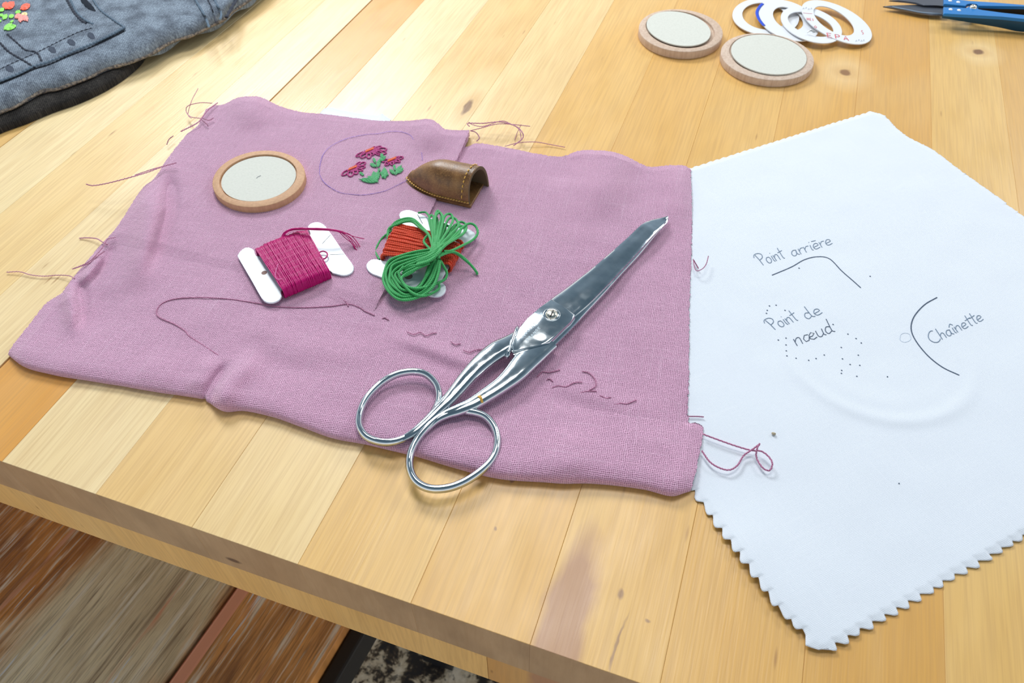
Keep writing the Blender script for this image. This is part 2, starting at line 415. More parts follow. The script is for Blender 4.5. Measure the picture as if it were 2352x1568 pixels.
def mat_oldwood():
    N = NT('weathered_plank', 0.5, 0, 0.4); uv = N.uv()
    inf = N.n('ObjectInfo'); sp = N.n('SeparateXYZ'); N.l(uv, sp.inputs[0])
    wide = N.noise(N.mapping(uv, (26, 7, 1)), 1.0, 4, 0.6, 0.8)
    st = N.noise(N.mapping(uv, (230, 9, 1)), 1.0, 5, 0.65, 0.4)
    fine = N.noise(N.mapping(uv, (900, 30, 1)), 1.0, 3, 0.6)
    brown = N.mix(N.ramp(wide, [(0.3, 0.0), (0.62, 1.0)]), srgb(152, 90, 36), srgb(232, 152, 64))
    grey = N.mix(N.ramp(wide, [(0.3, 0.0), (0.7, 1.0)]), srgb(202, 178, 138), srgb(242, 224, 184))
    # the paint has worn through to grey wood over the middle of the seat
    wear = N.ramp(N.math('ADD', sp.outputs[0], N.math('MULTIPLY', N.math('SUBTRACT', wide, 0.5), 0.10)), [(0.425, 0.0), (0.455, 1.0)])
    wear2 = N.ramp(N.math('ADD', sp.outputs[0], N.math('MULTIPLY', N.math('SUBTRACT', wide, 0.5), 0.10)), [(0.545, 1.0), (0.57, 0.15)])
    c = N.mix(N.math('MULTIPLY', wear, wear2), brown, grey)
    c = N.mix(N.ramp(st, [(0.30, 0.75), (0.48, 0.0)]), c, srgb(104, 62, 38))
    c = N.mix(N.ramp(st, [(0.53, 0.0), (0.64, 0.85)]), c, srgb(240, 228, 206))
    c = N.mix(N.ramp(fine, [(0.30, 0.5), (0.5, 0.0)]), c, srgb(60, 40, 26))
    rag = N.ramp(N.noise(N.mapping(uv, (60, 5, 1), (4, 2, 0)), 1.0, 4, 0.6), [(0.62, 0.0), (0.68, 0.9)])
    c = N.mix(rag, c, srgb(214, 150, 114))
    wht = N.ramp(N.noise(N.mapping(uv, (240, 12, 1), (8, 1, 0)), 1.0, 3, 0.5), [(0.665, 0.0), (0.695, 0.95)])
    c = N.mix(wht, c, srgb(226, 224, 222))
    N.col(c); N.bump(N.math('ADD', st, fine), 0.5, 0.0012); return N.m
M_OLD = mat_oldwood()
M_OLDP = NT('salmon_paint', 0.6).col(srgb(226, 154, 120)).m

def mat_terrazzo():
    N = NT('terrazzo', 0.6); pos = N.obj()
    n = N.noise(pos, 34, 5, 0.65, 0.3); n2 = N.noise(pos, 90, 4, 0.6)
    c = N.ramp(n, [(0.42, srgb(34, 33, 36)), (0.47, srgb(80, 68, 54)), (0.52, srgb(206, 192, 164)), (0.62, srgb(238, 228, 206))])
    c = N.mix(N.ramp(n2, [(0.38, 0.8), (0.46, 0.0)]), c, srgb(36, 34, 34))
    N.col(c); return N.m

# ================================================================== setting
mb = MB().box((-2.5, -2.0, -0.05), (2.0, 2.5, 0.0))
fl = mb.build('floor', mat_terrazzo(), None, False); fl['kind'] = 'structure'

# ---- table
table = thing('wooden_table', 'pale wooden work table of glued boards that carries all the sewing things', 'table', (-0.05, 0.5, 0))
YE = 0.0859; YB = 1.05; TH = 0.0262
JX = [-3.28, -3.11, -2.94, -2.77, -2.60, -2.43, -2.26, -2.09, -1.92, -1.745, -1.568, -1.393, -1.220, -1.0926, -0.951, -0.777, -0.610, -0.438, -0.267, -0.0993, 0.0692, 0.2362, 0.4048, 0.5687, 0.737, 0.905, 1.073, 1.241, 1.41, 1.58]
TONE = [(240, 206, 146)] * 9 + [(232, 186, 108), (246, 222, 170), (243, 210, 148), (246, 221, 170), (228, 160, 72), (245, 219, 168), (238, 198, 132), (242, 209, 150), (233, 186, 110), (228, 178, 100),
        (229, 181, 104), (225, 173, 92), (218, 164, 82), (228, 184, 108), (220, 172, 96), (226, 180, 106), (222, 170, 96), (228, 184, 114), (228, 184, 114), (228, 184, 114), (228, 184, 114)]
for i in range(len(JX) - 1):
    x0, x1 = JX[i] * HC, JX[i + 1] * HC
    g = 0.00003; gl = 0.0005 if abs(JX[i] + 1.0926) < 1e-3 else g; gr = 0.0005 if abs(JX[i + 1] + 1.0926) < 1e-3 else g
    if abs(JX[i] + 1.568) < 1e-3: gl = 0.0004
    v, f = prism([(x0 + gl, YE), (x1 - gr, YE), (x1 - gr, YB), (x0 + gl, YB)], -TH, -0.00003 * (i % 3), 0.00012, 1)
    o = MB().add(v, f).build('plank', M_BOARD, table, False)
    o.data.materials.append(M_END)
    for p_ in o.data.polygons:
        if p_.normal.y < -0.8: p_.material_index = 1
    o.color = (*srgb(*TONE[i]), 1)
# the front rail under the boards, in two lengths
for a, b, tn in ((-0.81, P(1116, 1545, -0.04)[0], (238, 190, 118)), (P(1116, 1545, -0.04)[0], 0.39, (206, 152, 88))):
    v, f = prism([(a + .0001, YE + .0008), (b - .0001, YE + .0008), (b - .0001, YE + .022), (a + .0001, YE + .022)], -0.0528, -TH - .0002, .0003, 1)
    # the rail's grain runs left to right
    o = MB().add(v, f).build('front_rail', M_BOARD, table, False); o.color = (*srgb(*tn), 1)
for (x, y) in ((-0.76, 0.30), (0.33, 0.30), (-0.76, 0.98), (0.33, 0.98)):
    MB().box((x - .03, y - .03, 0), (x + .03, y + .03, TOP - TH)).build('leg', M_BOARD, table, False).color = (*srgb(230, 185, 115), 1)

# ---- weathered bench under the table edge
BZ = 0.45 - TOP
bench = thing('weathered_bench', 'weathered brown and grey plank bench with black frame below the table', 'bench', (-0.45, 0.1, 0))
dv = np.array([0.0957, 0.9954]); nv = np.array([0.9954, -0.0957])
off = lambda u, v: float(P(u, v, BZ)[:2] @ nv)
J1 = off(459, 1461); J2 = off(752, 1503); J3 = off(783, 1500)
bo = -0.6
def bplank(a, b, name, mat, z0, z1, y0=-0.28, y1=0.30):
    v, f = prism([nv * a + dv * y0, nv * b + dv * y0, nv * b + dv * y1, nv * a + dv * y1], z0, z1, .002, 2)
    v = np.array(v); uv = np.stack([v[:, :2] @ nv - J1 + 0.56, v[:, :2] @ dv], 1)
    return MB().add(v, f, uv).build(name, mat, bench, False)
bplank(J1 + .0015, J2, 'seat_plank', M_OLD, BZ - .03, BZ)
bplank(J1 - .27, J1 - .0015, 'seat_plank', M_OLD, BZ - .03, BZ)
bplank(J1 - .54, J1 - .2725, 'seat_plank', M_OLD, BZ - .03, BZ)
o = bplank(J1 + .0016, J1 + .012, 'paint_strip', M_OLDP, BZ - .002, BZ + .0006); o['label'] = 'salmon painted strip along the plank edge'
bplank(J2 + .0005, J3 + .004, 'side_rail', M_BLACK, BZ - .045, BZ - .012)
for s_ in (-0.26, 0.28):
    for a in (J1 - .48, J2 - .03):
        q = nv * a + dv * s_
        MB().box((q[0] - .02, q[1] - .02, 0), (q[0] + .02, q[1] + .02, .42)).build('leg', M_BLACK, bench, False)

# ================================================================== white cotton cloth
def hnoise(X, Y, sc, seed=0):
    """smooth pseudo noise -1..1 from a few rotated waves"""
    r = np.random.default_rng(seed); s = 0 * X
    for _ in range(7):
        a = r.uniform(0, 2 * np.pi); k = sc * r.uniform(.6, 1.7); s = s + np.sin(k * (X * np.cos(a) + Y * np.sin(a)) + r.uniform(0, 6.28) + 1.3 * np.sin(0.6 * k * (Y * np.cos(a) - X * np.sin(a)) + r.uniform(0, 6)))
    return s / 4.0

def coons(T, B, L, R):
    """T,B (n,2) left to right; L,R (m,2) top to bottom"""
    n, m_ = len(T), len(L); u = np.linspace(0, 1, n)[None, :, None]; v = np.linspace(0, 1, m_)[:, None, None]
    return ((1 - v) * T[None] + v * B[None] + (1 - u) * L[:, None] + u * R[:, None]
            - ((1 - u) * (1 - v) * T[0] + u * (1 - v) * T[-1] + (1 - u) * v * B[0] + u * v * B[-1]))

def P2(pts, h=0.0): a = np.array(pts, float); return P(a[:, 0], a[:, 1], h)[:, :2]
# zigzag edges: pixel points of tooth tips and notches where they can be seen
def zig(a, b, n, depth, side, skip=0.0, jit=0.12):
    """pinked edge from a to b in plan, n teeth"""
    a = np.array(a); b = np.array(b); d = b - a; nrm = np.array([-d[1], d[0]]) / np.linalg.norm(d) * side
    out = [a]
    for i in range(n):
        t0 = (i + 0.5 + rng.uniform(-jit, jit)) / n
        dp = depth * rng.uniform(.52, .78)
        out.append(a + d * (i + 0.10) / n + nrm * dp * 0.15)
        out.append(a + d * (t0 + .02 / n) + nrm * dp * .85); out.append(a + d * (t0 + .24 / n) + nrm * dp); out.append(a + d * (t0 + .36 / n) + nrm * dp * .8)
        out.append(a + d * (i + 0.97) / n + nrm * dp * 0.02)
    out.append(b); return np.array(out)
HW = 0.0009
Tp = P2([(2003, 253)], HW)[0]; Bp = P2([(1890, 1496)], HW)[0]
Lp = np.array([-.433, 1.104]) * HC; Rp = np.array([.933, 1.14]) * HC
e1 = P2([(1590, 383)], HW)[0]; e2 = P2([(1597, 1122), (1660, 1210), (1722, 1292), (1790, 1388), (1846, 1442)], HW)
nTL = 48
TL = zig(Lp, e1, 14, .0012, 1); TL = np.vstack([TL, zig(e1, Tp, 28, .0011, 1)])
# frayed soft edge top -> right
fr = smooth(np.vstack([P2([(2003, 253), (2032, 262), (2058, 288), (2085, 310), (2135, 335), (2160, 352), (2215, 393), (2260, 425), (2312, 462), (2352, 492)], HW), [Rp]]), 420)
fr = fr + rng.normal(0, .00022, fr.shape)
BLc = np.vstack([zig(Lp, e2[0], 24, .002, -1), zig(e2[0], e2[1], 3, .0030, -1), zig(e2[1], e2[2], 3, .0030, -1), zig(e2[2], e2[3], 3, .0030, -1), zig(e2[3], e2[4], 2, .0028, -1), P2([(1852, 1455), (1852, 1480), (1882, 1496), (1891, 1489)], HW)])
br = P2([(1891, 1489), (2168, 1330), (2352, 1225)], HW)
BRc = np.vstack([zig(br[0], br[1], 10, .0030, -1), zig(br[1], br[2], 7, .0028, -1), zig(br[2], Rp, 20, .0024, -1)])
NW = 520
def base_line(knots): return resample(np.array(knots), NW)
def near_param(line, z):
    """resample detailed edge z so that sample i sits beside sample i of the plain line"""
    sl = np.r_[0, np.cumsum(np.linalg.norm(np.diff(line, axis=0), axis=1))]
    t = []
    for q in z:
        d = np.linalg.norm(line - q, axis=1); t.append(sl[int(np.argmin(d))])
    t = np.maximum.accumulate(np.array(t) + np.arange(len(t)) * 1e-9); t[0] = 0; t[-1] = sl[-1]
    return np.stack([np.interp(sl, t, z[:, k]) for k in (0, 1)], 1)
bT = base_line([Lp, e1, Tp]); bL = base_line([Lp, *e2, Bp]); bB = base_line([br[0] * 0 + Bp, br[1], br[2], Rp]); bR = base_line(fr[::30].tolist() + [Rp])
bR[0] = Tp; bR[-1] = Rp
zT, zL, zB, zR = near_param(bT, TL), near_param(bL, BLc), near_param(bB, BRc), near_param(bR, fr)
G = coons(bT, bB, bL, bR)
FO = 14
for i in range(FO):
    w_ = (1 - i / FO) ** 2
    G[i] += (zT - bT) * w_; G[-1 - i] += (zB - bB) * w_
    G[:, i] += (zL - bL) * w_; G[:, -1 - i] += (zR - bR) * w_
X, Y = G[..., 0], G[..., 1]
cring = P2([(2010, 790)], 0)[0]
def Hw(X, Y):
    rr = np.hypot(X - cring[0], (Y - cring[1]))
    r0 = np.linalg.norm(P2([(2000, 955)], 0)[0] - cring)
    h = 0.0012 + 0.0003 * hnoise(X, Y, 45, 4) + 0.00012 * hnoise(X, Y, 150, 5)
    ang = np.arctan2(Y - cring[1], X - cring[0])
    h += 0.0006 * np.exp(-((rr - r0) / .0035) ** 2) * np.clip(-np.sin(ang) + 0.2, 0, 1)
    h += 0.0004 * np.exp(-((rr - r0 * .8) / .0060) ** 2) * np.clip(-np.sin(ang), 0, 1)
    return h
u_ = np.linspace(0, 1, NW)
edge = np.minimum.reduce([np.broadcast_to(u_[:, None], X.shape), np.broadcast_to(1 - u_[:, None], X.shape), np.broadcast_to(u_[None], X.shape), np.broadcast_to(1 - u_[None], X.shape)])
h = Hw(X, Y)
h = h * np.clip(edge / .02 + 0.5, 0, 1)
lx = np.linalg.norm(G - P2([(1800, 1380)])[0], axis=-1)
h += 0.0016 * np.exp(-(lx / .022) ** 2) + 0.0010 * np.exp(-(np.linalg.norm(G - P2([(1700, 1240)])[0], axis=-1) / .015) ** 2)
h = np.maximum(h, 0.0004)
g3 = lift(G, h)
ew = np.array([.72, .69]); ew2 = np.array([-.69, .72])
uvw = np.stack([G @ ew, G @ ew2], -1)
white = thing('white_cotton_cloth', 'white cotton square with pinked edges and handwritten French stitch names', 'cloth', tuple(P(1950, 800, 0)))
white.location.z = TOP
o = MB().grid(g3, uvw, True).build('cotton_sheet', M_WHITE, white)
if o.data.polygons[len(o.data.polygons) // 2].normal.z < 0: o.data.flip_normals()
md = o.modifiers.new('thickness', 'SOLIDIFY'); md.thickness = 0.00035; md.offset = -1

def on_white(pts, n=None, dz=0.00012):
    q = P2(pts, 0); 
    if n: q = smooth(q, n)
    return lift(q, Hw(q[:, 0], q[:, 1]) + dz)

# handwriting: a small stroke alphabet, x right, y up, x-height 1
GL = {
 'P': (1.3, [[(.15, 1.9), (.35, 1.0), (.45, 0)], [(-.25, 1.55), (.0, 2.0), (.7, 2.05), (1.15, 1.7), (1.0, 1.2), (.4, .95)]]),
 'C': (1.5, [[(1.1, 1.9), (.7, 2.0), (.15, 1.5), (.0, .8), (.4, .1), (1.0, -.05), (1.4, .25)]]),
 'o': (.95, [[(.75, .9), (.35, 1.0), (.05, .6), (.15, .1), (.5, 0), (.8, .35), (.75, .85)]]),
 'a': (1.05, [[(.75, .9), (.35, 1.0), (.05, .55), (.2, .05), (.6, .15), (.75, .9)], [(.75, .95), (.75, .25), (1.0, .0)]]),
 'i': (.45, [[(.2, 1.0), (.2, .2), (.35, 0)], [(.2, 1.45), (.24, 1.5)]]),
 'n': (1.0, [[(.05, 1.0), (.1, 0)], [(.1, .6), (.35, .98), (.7, .9), (.75, .0)]]),
 't': (.75, [[(.35, 1.9), (.35, .2), (.55, .0)], [(-.05, 1.15), (.8, 1.3)]]),
 'r': (.75, [[(.05, 1.0), (.12, 0)], [(.12, .6), (.35, .95), (.7, .95)]]),
 'e': (.95, [[(.1, .45), (.75, .6), (.65, .95), (.3, .98), (.05, .5), (.25, .03), (.85, .15)]]),
 'è': (.95, [[(.1, .45), (.75, .6), (.65, .95), (.3, .98), (.05, .5), (.25, .03), (.85, .15)], [(.1, 1.5), (.7, 1.45)]]),
 'î': (.45, [[(.2, 1.0), (.2, .2), (.35, 0)], [(-.15, 1.3), (.2, 1.7), (.5, 1.35)]]),
 'h': (1.0, [[(.1, 2.0), (.1, 0)], [(.1, .6), (.4, .98), (.7, .85), (.75, .0)]]),
 'd': (1.05, [[(.7, .85), (.3, 1.0), (.05, .5), (.25, .02), (.7, .25)], [(.7, 2.0), (.72, .3), (1.0, 0)]]),
 'u': (1.0, [[(.05, 1.0), (.1, .2), (.4, 0), (.72, .3)], [(.75, 1.0), (.75, .2), (.95, 0)]]),
 'œ': (1.6, [[(.7, .9), (.35, 1.0), (.05, .5), (.3, 0), (.7, .3), (.75, .8), (.75, .45), (1.35, .6), (1.3, .95), (.95, 1.0), (.7, .5), (.95, .02), (1.5, .15)]]),
 ' ': (.55, []),
}
def write(text, p0, p1, size, name, mat, slant=0.0, first=1.0):
    a = np.array(p0, float); b = np.array(p1, float); d = b - a
    tot = sum(GL[c][0] for c in text); k = np.linalg.norm(d) / tot; ex = d / np.linalg.norm(d); ey = np.array([ex[1], -ex[0]]) + slant * ex
    mb = MB(); x = 0
    for c in text:
        w, st = GL[c]
        for s in st:
            q = np.array(s, float); px = a + ((x + q[:, 0]) * k)[:, None] * ex + (q[:, 1] * size)[:, None] * ey
            if len(q) > 2: px = smooth(px, 14)
            mb.tube(on_white(px), .00018, 5, 0.5)
        x += w
    o = mb.build(name, mat, white); return o
k8 = 2.94
c8 = lambda x, y: (1552 + x / k8, 533 + y / k8)
o = write('Point', c8(575, 228), c8(745, 172), 14.5, 'handwriting', M_INK, -0.25); o['label'] = 'handwritten word Point, upper line'
o = write('arrière', c8(790, 165), c8(1065, 78), 13.5, 'handwriting', M_INK, -0.15); o['label'] = 'handwritten word arrière'
o = write('Point', c8(655, 665), c8(835, 590), 15, 'handwriting', M_INK, -0.3); o['label'] = 'handwritten word Point above nœud'
o = write('de', c8(885, 590), c8(1000, 545), 15, 'handwriting', M_INK, -0.3); o['label'] = 'handwritten word de'
o = write('nœud', c8(815, 768), c8(1080, 668), 17, 'handwriting', M_INKD, -0.1); o['label'] = 'handwritten word nœud'
o = write('Chaînette', c8(1735, 755), c8(2085, 590), 14.5, 'handwriting', M_INK, -0.15); o['label'] = 'handwritten word Chaînette'
arch = crop([(650, 290), (780, 235), (870, 185), (960, 165), (1040, 180), (1120, 260), (1200, 330), (1250, 375)], 1552, 533, k8)
MB().tube(on_white(arch, 50), .00024, 5, .35).build('pen_curve', M_INKD, white)
arc2 = crop([(1765, 440), (1680, 490), (1610, 570), (1590, 650), (1620, 730), (1700, 830), (1800, 910), (1915, 965)], 1552, 533, k8)
MB().tube(on_white(arc2, 60), .00026, 5, .35).build('pen_curve', M_INKD, white)
mb = MB()
for x, y in [(690, 725), (742, 712), (742, 758), (744, 798), (748, 832), (810, 848), (895, 862), (945, 850), (1000, 826), (1115, 775), (1123, 852), (1230, 827), (1240, 896), (1175, 890), (1116, 950), (1220, 970), (1427, 973),
             (1118, 930), (1215, 715), (1250, 745), (1160, 685), (1060, 620), (630, 495), (675, 490), (615, 525), (610, 545), (830, 240), (735, 525), (1310, 295), (1505, 218 + 1475)]:
    px = c8(x, y); mb.tube(on_white([px, (px[0] + 2.2, px[1] + 1.6)]), .00028, 5, .4)
mb.build('pen_dots', M_INKD, white)['kind'] = 'stuff'
q = on_white(crop([(1520, 690), (1515, 725), (1545, 742), (1585, 725), (1580, 690), (1545, 680), (1520, 690)], 1552, 533, k8), 24)
MB().tube(q, .0001, 5, .35).build('faint_mark', plain('faint_ink', srgb(196, 208, 222), .9), white)
cr = P(1777, 996, 0.0018)
mb = MB(); th = np.linspace(0, 2 * np.pi, 9)
mb.grid(np.array([[cr + np.array([r * math.cos(a) * (1 + .3 * math.sin(3 * a)), r * .7 * math.sin(a), z]) for a in th] for r, z in ((.00001, .0006), (.0006, .0005), (.0009, .0001), (.0008, -.0002))]))
o = mb.build('lint_crumb', plain('lint', srgb(176, 164, 140), .9)); rebase(o, cr); tag(o, 'tiny tan crumb on white cloth near the pink thread loop', 'crumb')

# ================================================================== pink linen cloth
def seg_dist(X, Y, pts):
    """distance of plan points to a polyline"""
    best = np.full(X.shape, 9.0); sgn = np.zeros(X.shape)
    for a, b in zip(pts[:-1], pts[1:]):
        d = b - a; L2 = d @ d + 1e-12
        t = np.clip(((X - a[0]) * d[0] + (Y - a[1]) * d[1]) / L2, 0, 1)
        dx, dy = X - a[0] - t * d[0], Y - a[1] - t * d[1]; q = np.hypot(dx, dy)
        s = np.sign(d[0] * dy - d[1] * dx); m_ = q < best; best = np.where(m_, q, best); sgn = np.where(m_, s, sgn)
    return best, sgn
HP0 = 0.0026
SEAM = P2([(1077, 292), (1060, 330), (1042, 366), (1010, 425), (985, 480), (945, 545), (905, 615), (872, 672), (850, 716)], .003)
WR = [  # pixel polyline, width m, height m
    ([(352, 400), (345, 470), (325, 560), (300, 680)], .0075, .0052), ([(388, 370), (386, 470), (366, 540), (330, 640)], .0036, -.0046),
    ([(232, 560), (205, 610), (168, 650)], .0045, .0034), ([(262, 545), (225, 605), (190, 650)], .0028, -.0028), ([(140, 610), (160, 690), (165, 770)], .0042, .0042), ([(172, 620), (182, 690), (178, 760)], .0026, -.0030),
    ([(545, 130), (565, 215), (590, 300)], .0130, .0042), ([(965, 200), (982, 275), (995, 350)], .0110, .0036), ([(1395, 230), (1400, 345), (1375, 520)], .0130, .0055),
    ([(1480, 350), (1470, 430), (1455, 500)], .0080, -.0012), ([(1555, 360), (1560, 440), (1550, 520)], .009, .0020), ([(1290, 330), (1280, 420)], .011, -.0014),
    ([(450, 960), (480, 880), (525, 810)], .0024, -.0034), ([(480, 960), (520, 875), (600, 790)], .0055, .0030), ([(430, 890), (460, 850), (480, 800)], .005, .0016),
    ([(540, 735), (640, 775), (760, 800), (880, 800)], .0085, .0013), ([(630, 690), (600, 730), (590, 780)], .006, .0010), ([(560, 790), (640, 830), (760, 850)], .0060, -.0008),
    ([(860, 745), (985, 790), (1100, 830), (1180, 850)], .0045, .0014), ([(900, 780), (1000, 825), (1100, 860)], .0040, -.0008), ([(1230, 850), (1330, 885), (1450, 920), (1570, 945)], .0055, .0009), ([(1225, 885), (1330, 922), (1450, 952)], .0040, -.0006),
    ([(1180, 450), (1215, 560), (1190, 680)], .0110, .0012), ([(600, 600), (480, 700), (420, 800)], .0120, .0012), ([(240, 500), (330, 450), (430, 330)], .008, .0012),
    ([(1510, 540), (1480, 700), (1470, 860)], .0100, .0014), ([(300, 820), (420, 860)], .008, .0012), ([(1340, 480), (1420, 560), (1440, 680)], .0090, .0008),
    ([(850, 1010), (900, 960), (960, 880)], .008, .0010), ([(1340, 1090), (1300, 1030), (1320, 960)], .009, .0014), ([(200, 770), (230, 700), (240, 640)], .006, -.0010), ([(1560, 985), (1500, 1000), (1400, 990)], .007, .0010)]
WR = [(P2(p, .003), w, a) for p, w, a in WR]
def seg_t(X, Y, pts):
    seg = np.linalg.norm(np.diff(pts, axis=0), axis=1); cum = np.r_[0, np.cumsum(seg)]; best = np.full(X.shape, 9.0); tt = np.zeros(X.shape)
    for k_, (a, b) in enumerate(zip(pts[:-1], pts[1:])):
        d = b - a; t = np.clip(((X - a[0]) * d[0] + (Y - a[1]) * d[1]) / (d @ d), 0, 1); q = np.hypot(X - a[0] - t * d[0], Y - a[1] - t * d[1])
        m_ = q < best; best = np.where(m_, q, best); tt = np.where(m_, (cum[k_] + t * seg[k_]) / cum[-1], tt)
    return best, np.clip(np.minimum(tt, 1 - tt) / .35, 0, 1)
def Hp(X, Y):
    h = HP0 + 0.00045 * hnoise(X, Y, 60, 11) + 0.00016 * hnoise(X, Y, 190, 12)
    for p, w, a in WR:
        d, tp = seg_t(X, Y, p); h = h + a * tp * tp * (3 - 2 * tp) * np.exp(-(d / w) ** 2)
    # flat where things rest on it
    for (u, v, r) in ((597, 420, .025), (680, 600, .022), (975, 590, .022), (1025, 420, .020)):
        c = P2([(u, v)], .003)[0]; m_ = np.clip(1.7 - np.hypot(X - c[0], Y - c[1]) / r, 0, 1); m_ = m_ * m_ * (3 - 2 * m_)
        h = h * (1 - m_) + (HP0) * m_
    return np.maximum(h, .0012)
def flap_add(X, Y):
    d, s = seg_dist(X, Y, SEAM); v = np.clip((Y - .2015) / .010, 0, 1)
    return 0.0014 * v + 0.0014 * np.clip((Y - .30) / .05, 0, 1) * np.exp(-(d / .004) ** 2) - 0.0003 * (1 - v)
def Hpt(X, Y):
    """height of whatever pink layer lies uppermost"""
    d, s = seg_dist(X, Y, SEAM); left = s < 0
    return Hp(X, Y) + np.where(left, np.maximum(flap_add(X, Y), 0), 0)
def pe(pts, n, jit=0.00015):
    return smooth(P2(pts, .002), n)
NU, NV = 400, 300
Ltop = [(478, 262), (452, 285), (425, 305), (385, 355), (355, 400), (322, 430), (268, 512), (225, 560), (170, 625), (142, 662), (100, 690), (65, 735), (40, 765), (12, 800)]
eT = pe([(478, 262), (560, 262), (700, 290), (880, 305), (1000, 318), (1062, 330), (1100, 322), (1180, 335), (1230, 345), (1290, 352), (1335, 338), (1400, 340), (1440, 352), (1490, 375), (1540, 372), (1575, 374), (1588, 384)], NU)
eL = pe(Ltop, NV)
eR = pe([(1588, 384), (1591, 480), (1589, 600), (1585, 700), (1584, 850), (1582, 955), (1600, 965), (1617, 977), (1610, 1030), (1592, 1108)], NV)
eB = pe([(12, 800), (60, 825), (160, 846), (290, 868), (400, 885), (462, 895), (472, 905), (500, 912), (600, 928), (690, 958), (760, 984), (840, 1000), (950, 1025), (1040, 1048), (1150, 1072), (1280, 1080), (1380, 1085), (1480, 1098), (1545, 1114), (1592, 1108)], NU, .00006)
# even out which interior line ends where
G = coons(eT, eB, eL, eR)
def ragged(G, amt, sides='LRT'):
    for sd in sides:
        for i in range(5):
            w = (1 - i / 5) ** 2
            n_ = G.shape[0] if sd in 'LR' else G.shape[1]
            r_ = np.random.default_rng(ord(sd)); jt = r_.normal(0, amt, (n_, 2)) * w
            if sd == 'L': G[:, i] += jt
            elif sd == 'R': G[:, -1 - i] += jt
            else: G[i] += jt
ragged(G, .00018)
X, Y = G[..., 0], G[..., 1]
H = Hp(X, Y)
v_ = np.linspace(0, 1, NV)[:, None]; uu = np.linspace(0, 1, NU)[None]
front = np.exp(-((1 - v_) / .10) ** 2) * (0.0014 + 0.0010 * np.sin(uu * 9 + 1.0) ** 2 + .0016 * np.clip((uu - .55) * 3, 0, 1))
H = H + front
sides = np.clip(np.minimum(uu, 1 - uu) / .02, 0, 1); topf = np.clip(v_ / .02, 0, 1)
H = H * (0.62 + 0.38 * sides) * (0.6 + 0.4 * topf)
H = np.maximum(H, 0.0014)
rows = [lift(G[i], H[i]) for i in range(NV)]
core = np.stack(rows)
# rolled front edge
ins = eB - np.array([0, 0]); dirin = core[-6, :, :2] - core[-1, :, :2]; dirin /= np.linalg.norm(dirin, axis=1)[:, None]
hb = H[-1]
# pull the last rows down into a rounded nose
for j in range(1, 9):
    k_ = (1 - j / 9.0)
    core[-j, :, 2] -= hb * 0.28 * k_ ** 2
nose = []
for t in (0.35, .7, 1.0, 1.25, 1.5):
    a = t * math.pi / 1.5
    z = TOP + hb * (0.72 * (1 + math.cos(a)) / 2) + 0.0002
    xy = core[-1, :, :2] - dirin * (0.0011 * math.sin(min(a, math.pi)))[..., None] if False else core[-1, :, :2] - dirin * 0.0010 * math.sin(a)
    nose.append(np.concatenate([xy, z[:, None]], 1))
und = nose[-1].copy(); und[:, :2] += dirin * .012; nose.append(und)
core = np.concatenate([core, np.stack(nose)], 0)
def pinkuv(g):
    a = g[..., :2]; return np.stack([a @ np.array([.995, .105]), a @ np.array([-.15, .99])], -1)
uvp = pinkuv(np.concatenate([G, core[NV:, :, :2]], 0)); uvp[-len(nose):, :, 0] = uvp[NV - 1, :, 0][None]; uvp[-len(nose):, :, 1] = uvp[NV - 1, :, 1][None] - np.arange(1, len(nose) + 1)[:, None] * .0011
pink = thing('pink_linen_cloth', 'dusty pink linen cloth, folded and frayed, lying under the scissors', 'cloth', tuple(P(800, 620, 0)))
pink.location.z = TOP
mb = MB().grid(core, uvp)
def skirt(mb, line, zlo=0.0003, out=0.0002):
    """close a raw edge down to the surface below"""
    lo = line.copy(); lo[:, 2] = TOP + zlo
    mid = (line + lo) / 2
    g = np.stack([line, mid, lo]); mb.grid(g, pinkuv(g) + np.stack([np.zeros((3, len(line))), np.arange(3)[:, None] * .0009 * np.ones((1, len(line)))], -1))
skirt(mb, core[:NV, 0]); skirt(mb, core[0]); skirt(mb, core[:NV, -1], 0.0018)
mb.build('lower_layer', M_PINK, pink)
# upper folded layer, left of the seam
NF1, NF2 = 220, 260
fT = pe([(470, 245), (488, 236), (512, 232), (545, 217), (578, 214), (600, 217), (640, 236), (690, 250), (745, 255), (800, 262), (870, 270), (940, 270), (985, 266), (1005, 276), (1025, 290), (1077, 292)], NF2)
fL = pe([(470, 245), (452, 280), (425, 303), (383, 355), (353, 400), (320, 430), (266, 512), (223, 560), (168, 625), (140, 662)], NF1)
fR = smooth(SEAM, NF1); fR[0] = fT[-1]
fB = smooth(np.stack([fL[-1], (fL[-1] + fR[-1]) / 2 + [0, .002], fR[-1]]), NF2)
G = coons(fT, fB, fL, fR); ragged(G, .00014); X, Y = G[..., 0], G[..., 1]
vf = np.linspace(0, 1, NF1)[:, None]; uf = np.linspace(0, 1, NF2)[None]
Hf = Hp(X, Y) * (0.70 + 0.30 * np.clip(uf / .03, 0, 1)) * (0.75 + 0.25 * np.clip(vf / .03, 0, 1)) + flap_add(X, Y)
Hf = Hf - 0.0016 * np.clip((vf - .72) / .28, 0, 1) ** 2 * (1 - np.clip((uf - .72) / .15, 0, 1))
Hf = np.maximum(Hf, 0.0004)
g3 = lift(G, Hf)
mb = MB().grid(g3, pinkuv(G)); skirt(mb, g3[:, -1], .0022); skirt(mb, g3[0], 0.0004); skirt(mb, g3[:150, 0], 0.0004)
mb.build('folded_flap', M_PINK, pink)

def on_pink(pts, n=None, dz=0.0002):
    q = P2(pts, .003)
    if n: q = smooth(q, n)
    for _ in range(2): hh = Hpt(q[:, 0], q[:, 1]) + dz
    # measured at .003, moved to the real height on the same line of sight
    base = q / (1 - .003 / HC)
    return lift(base, hh)

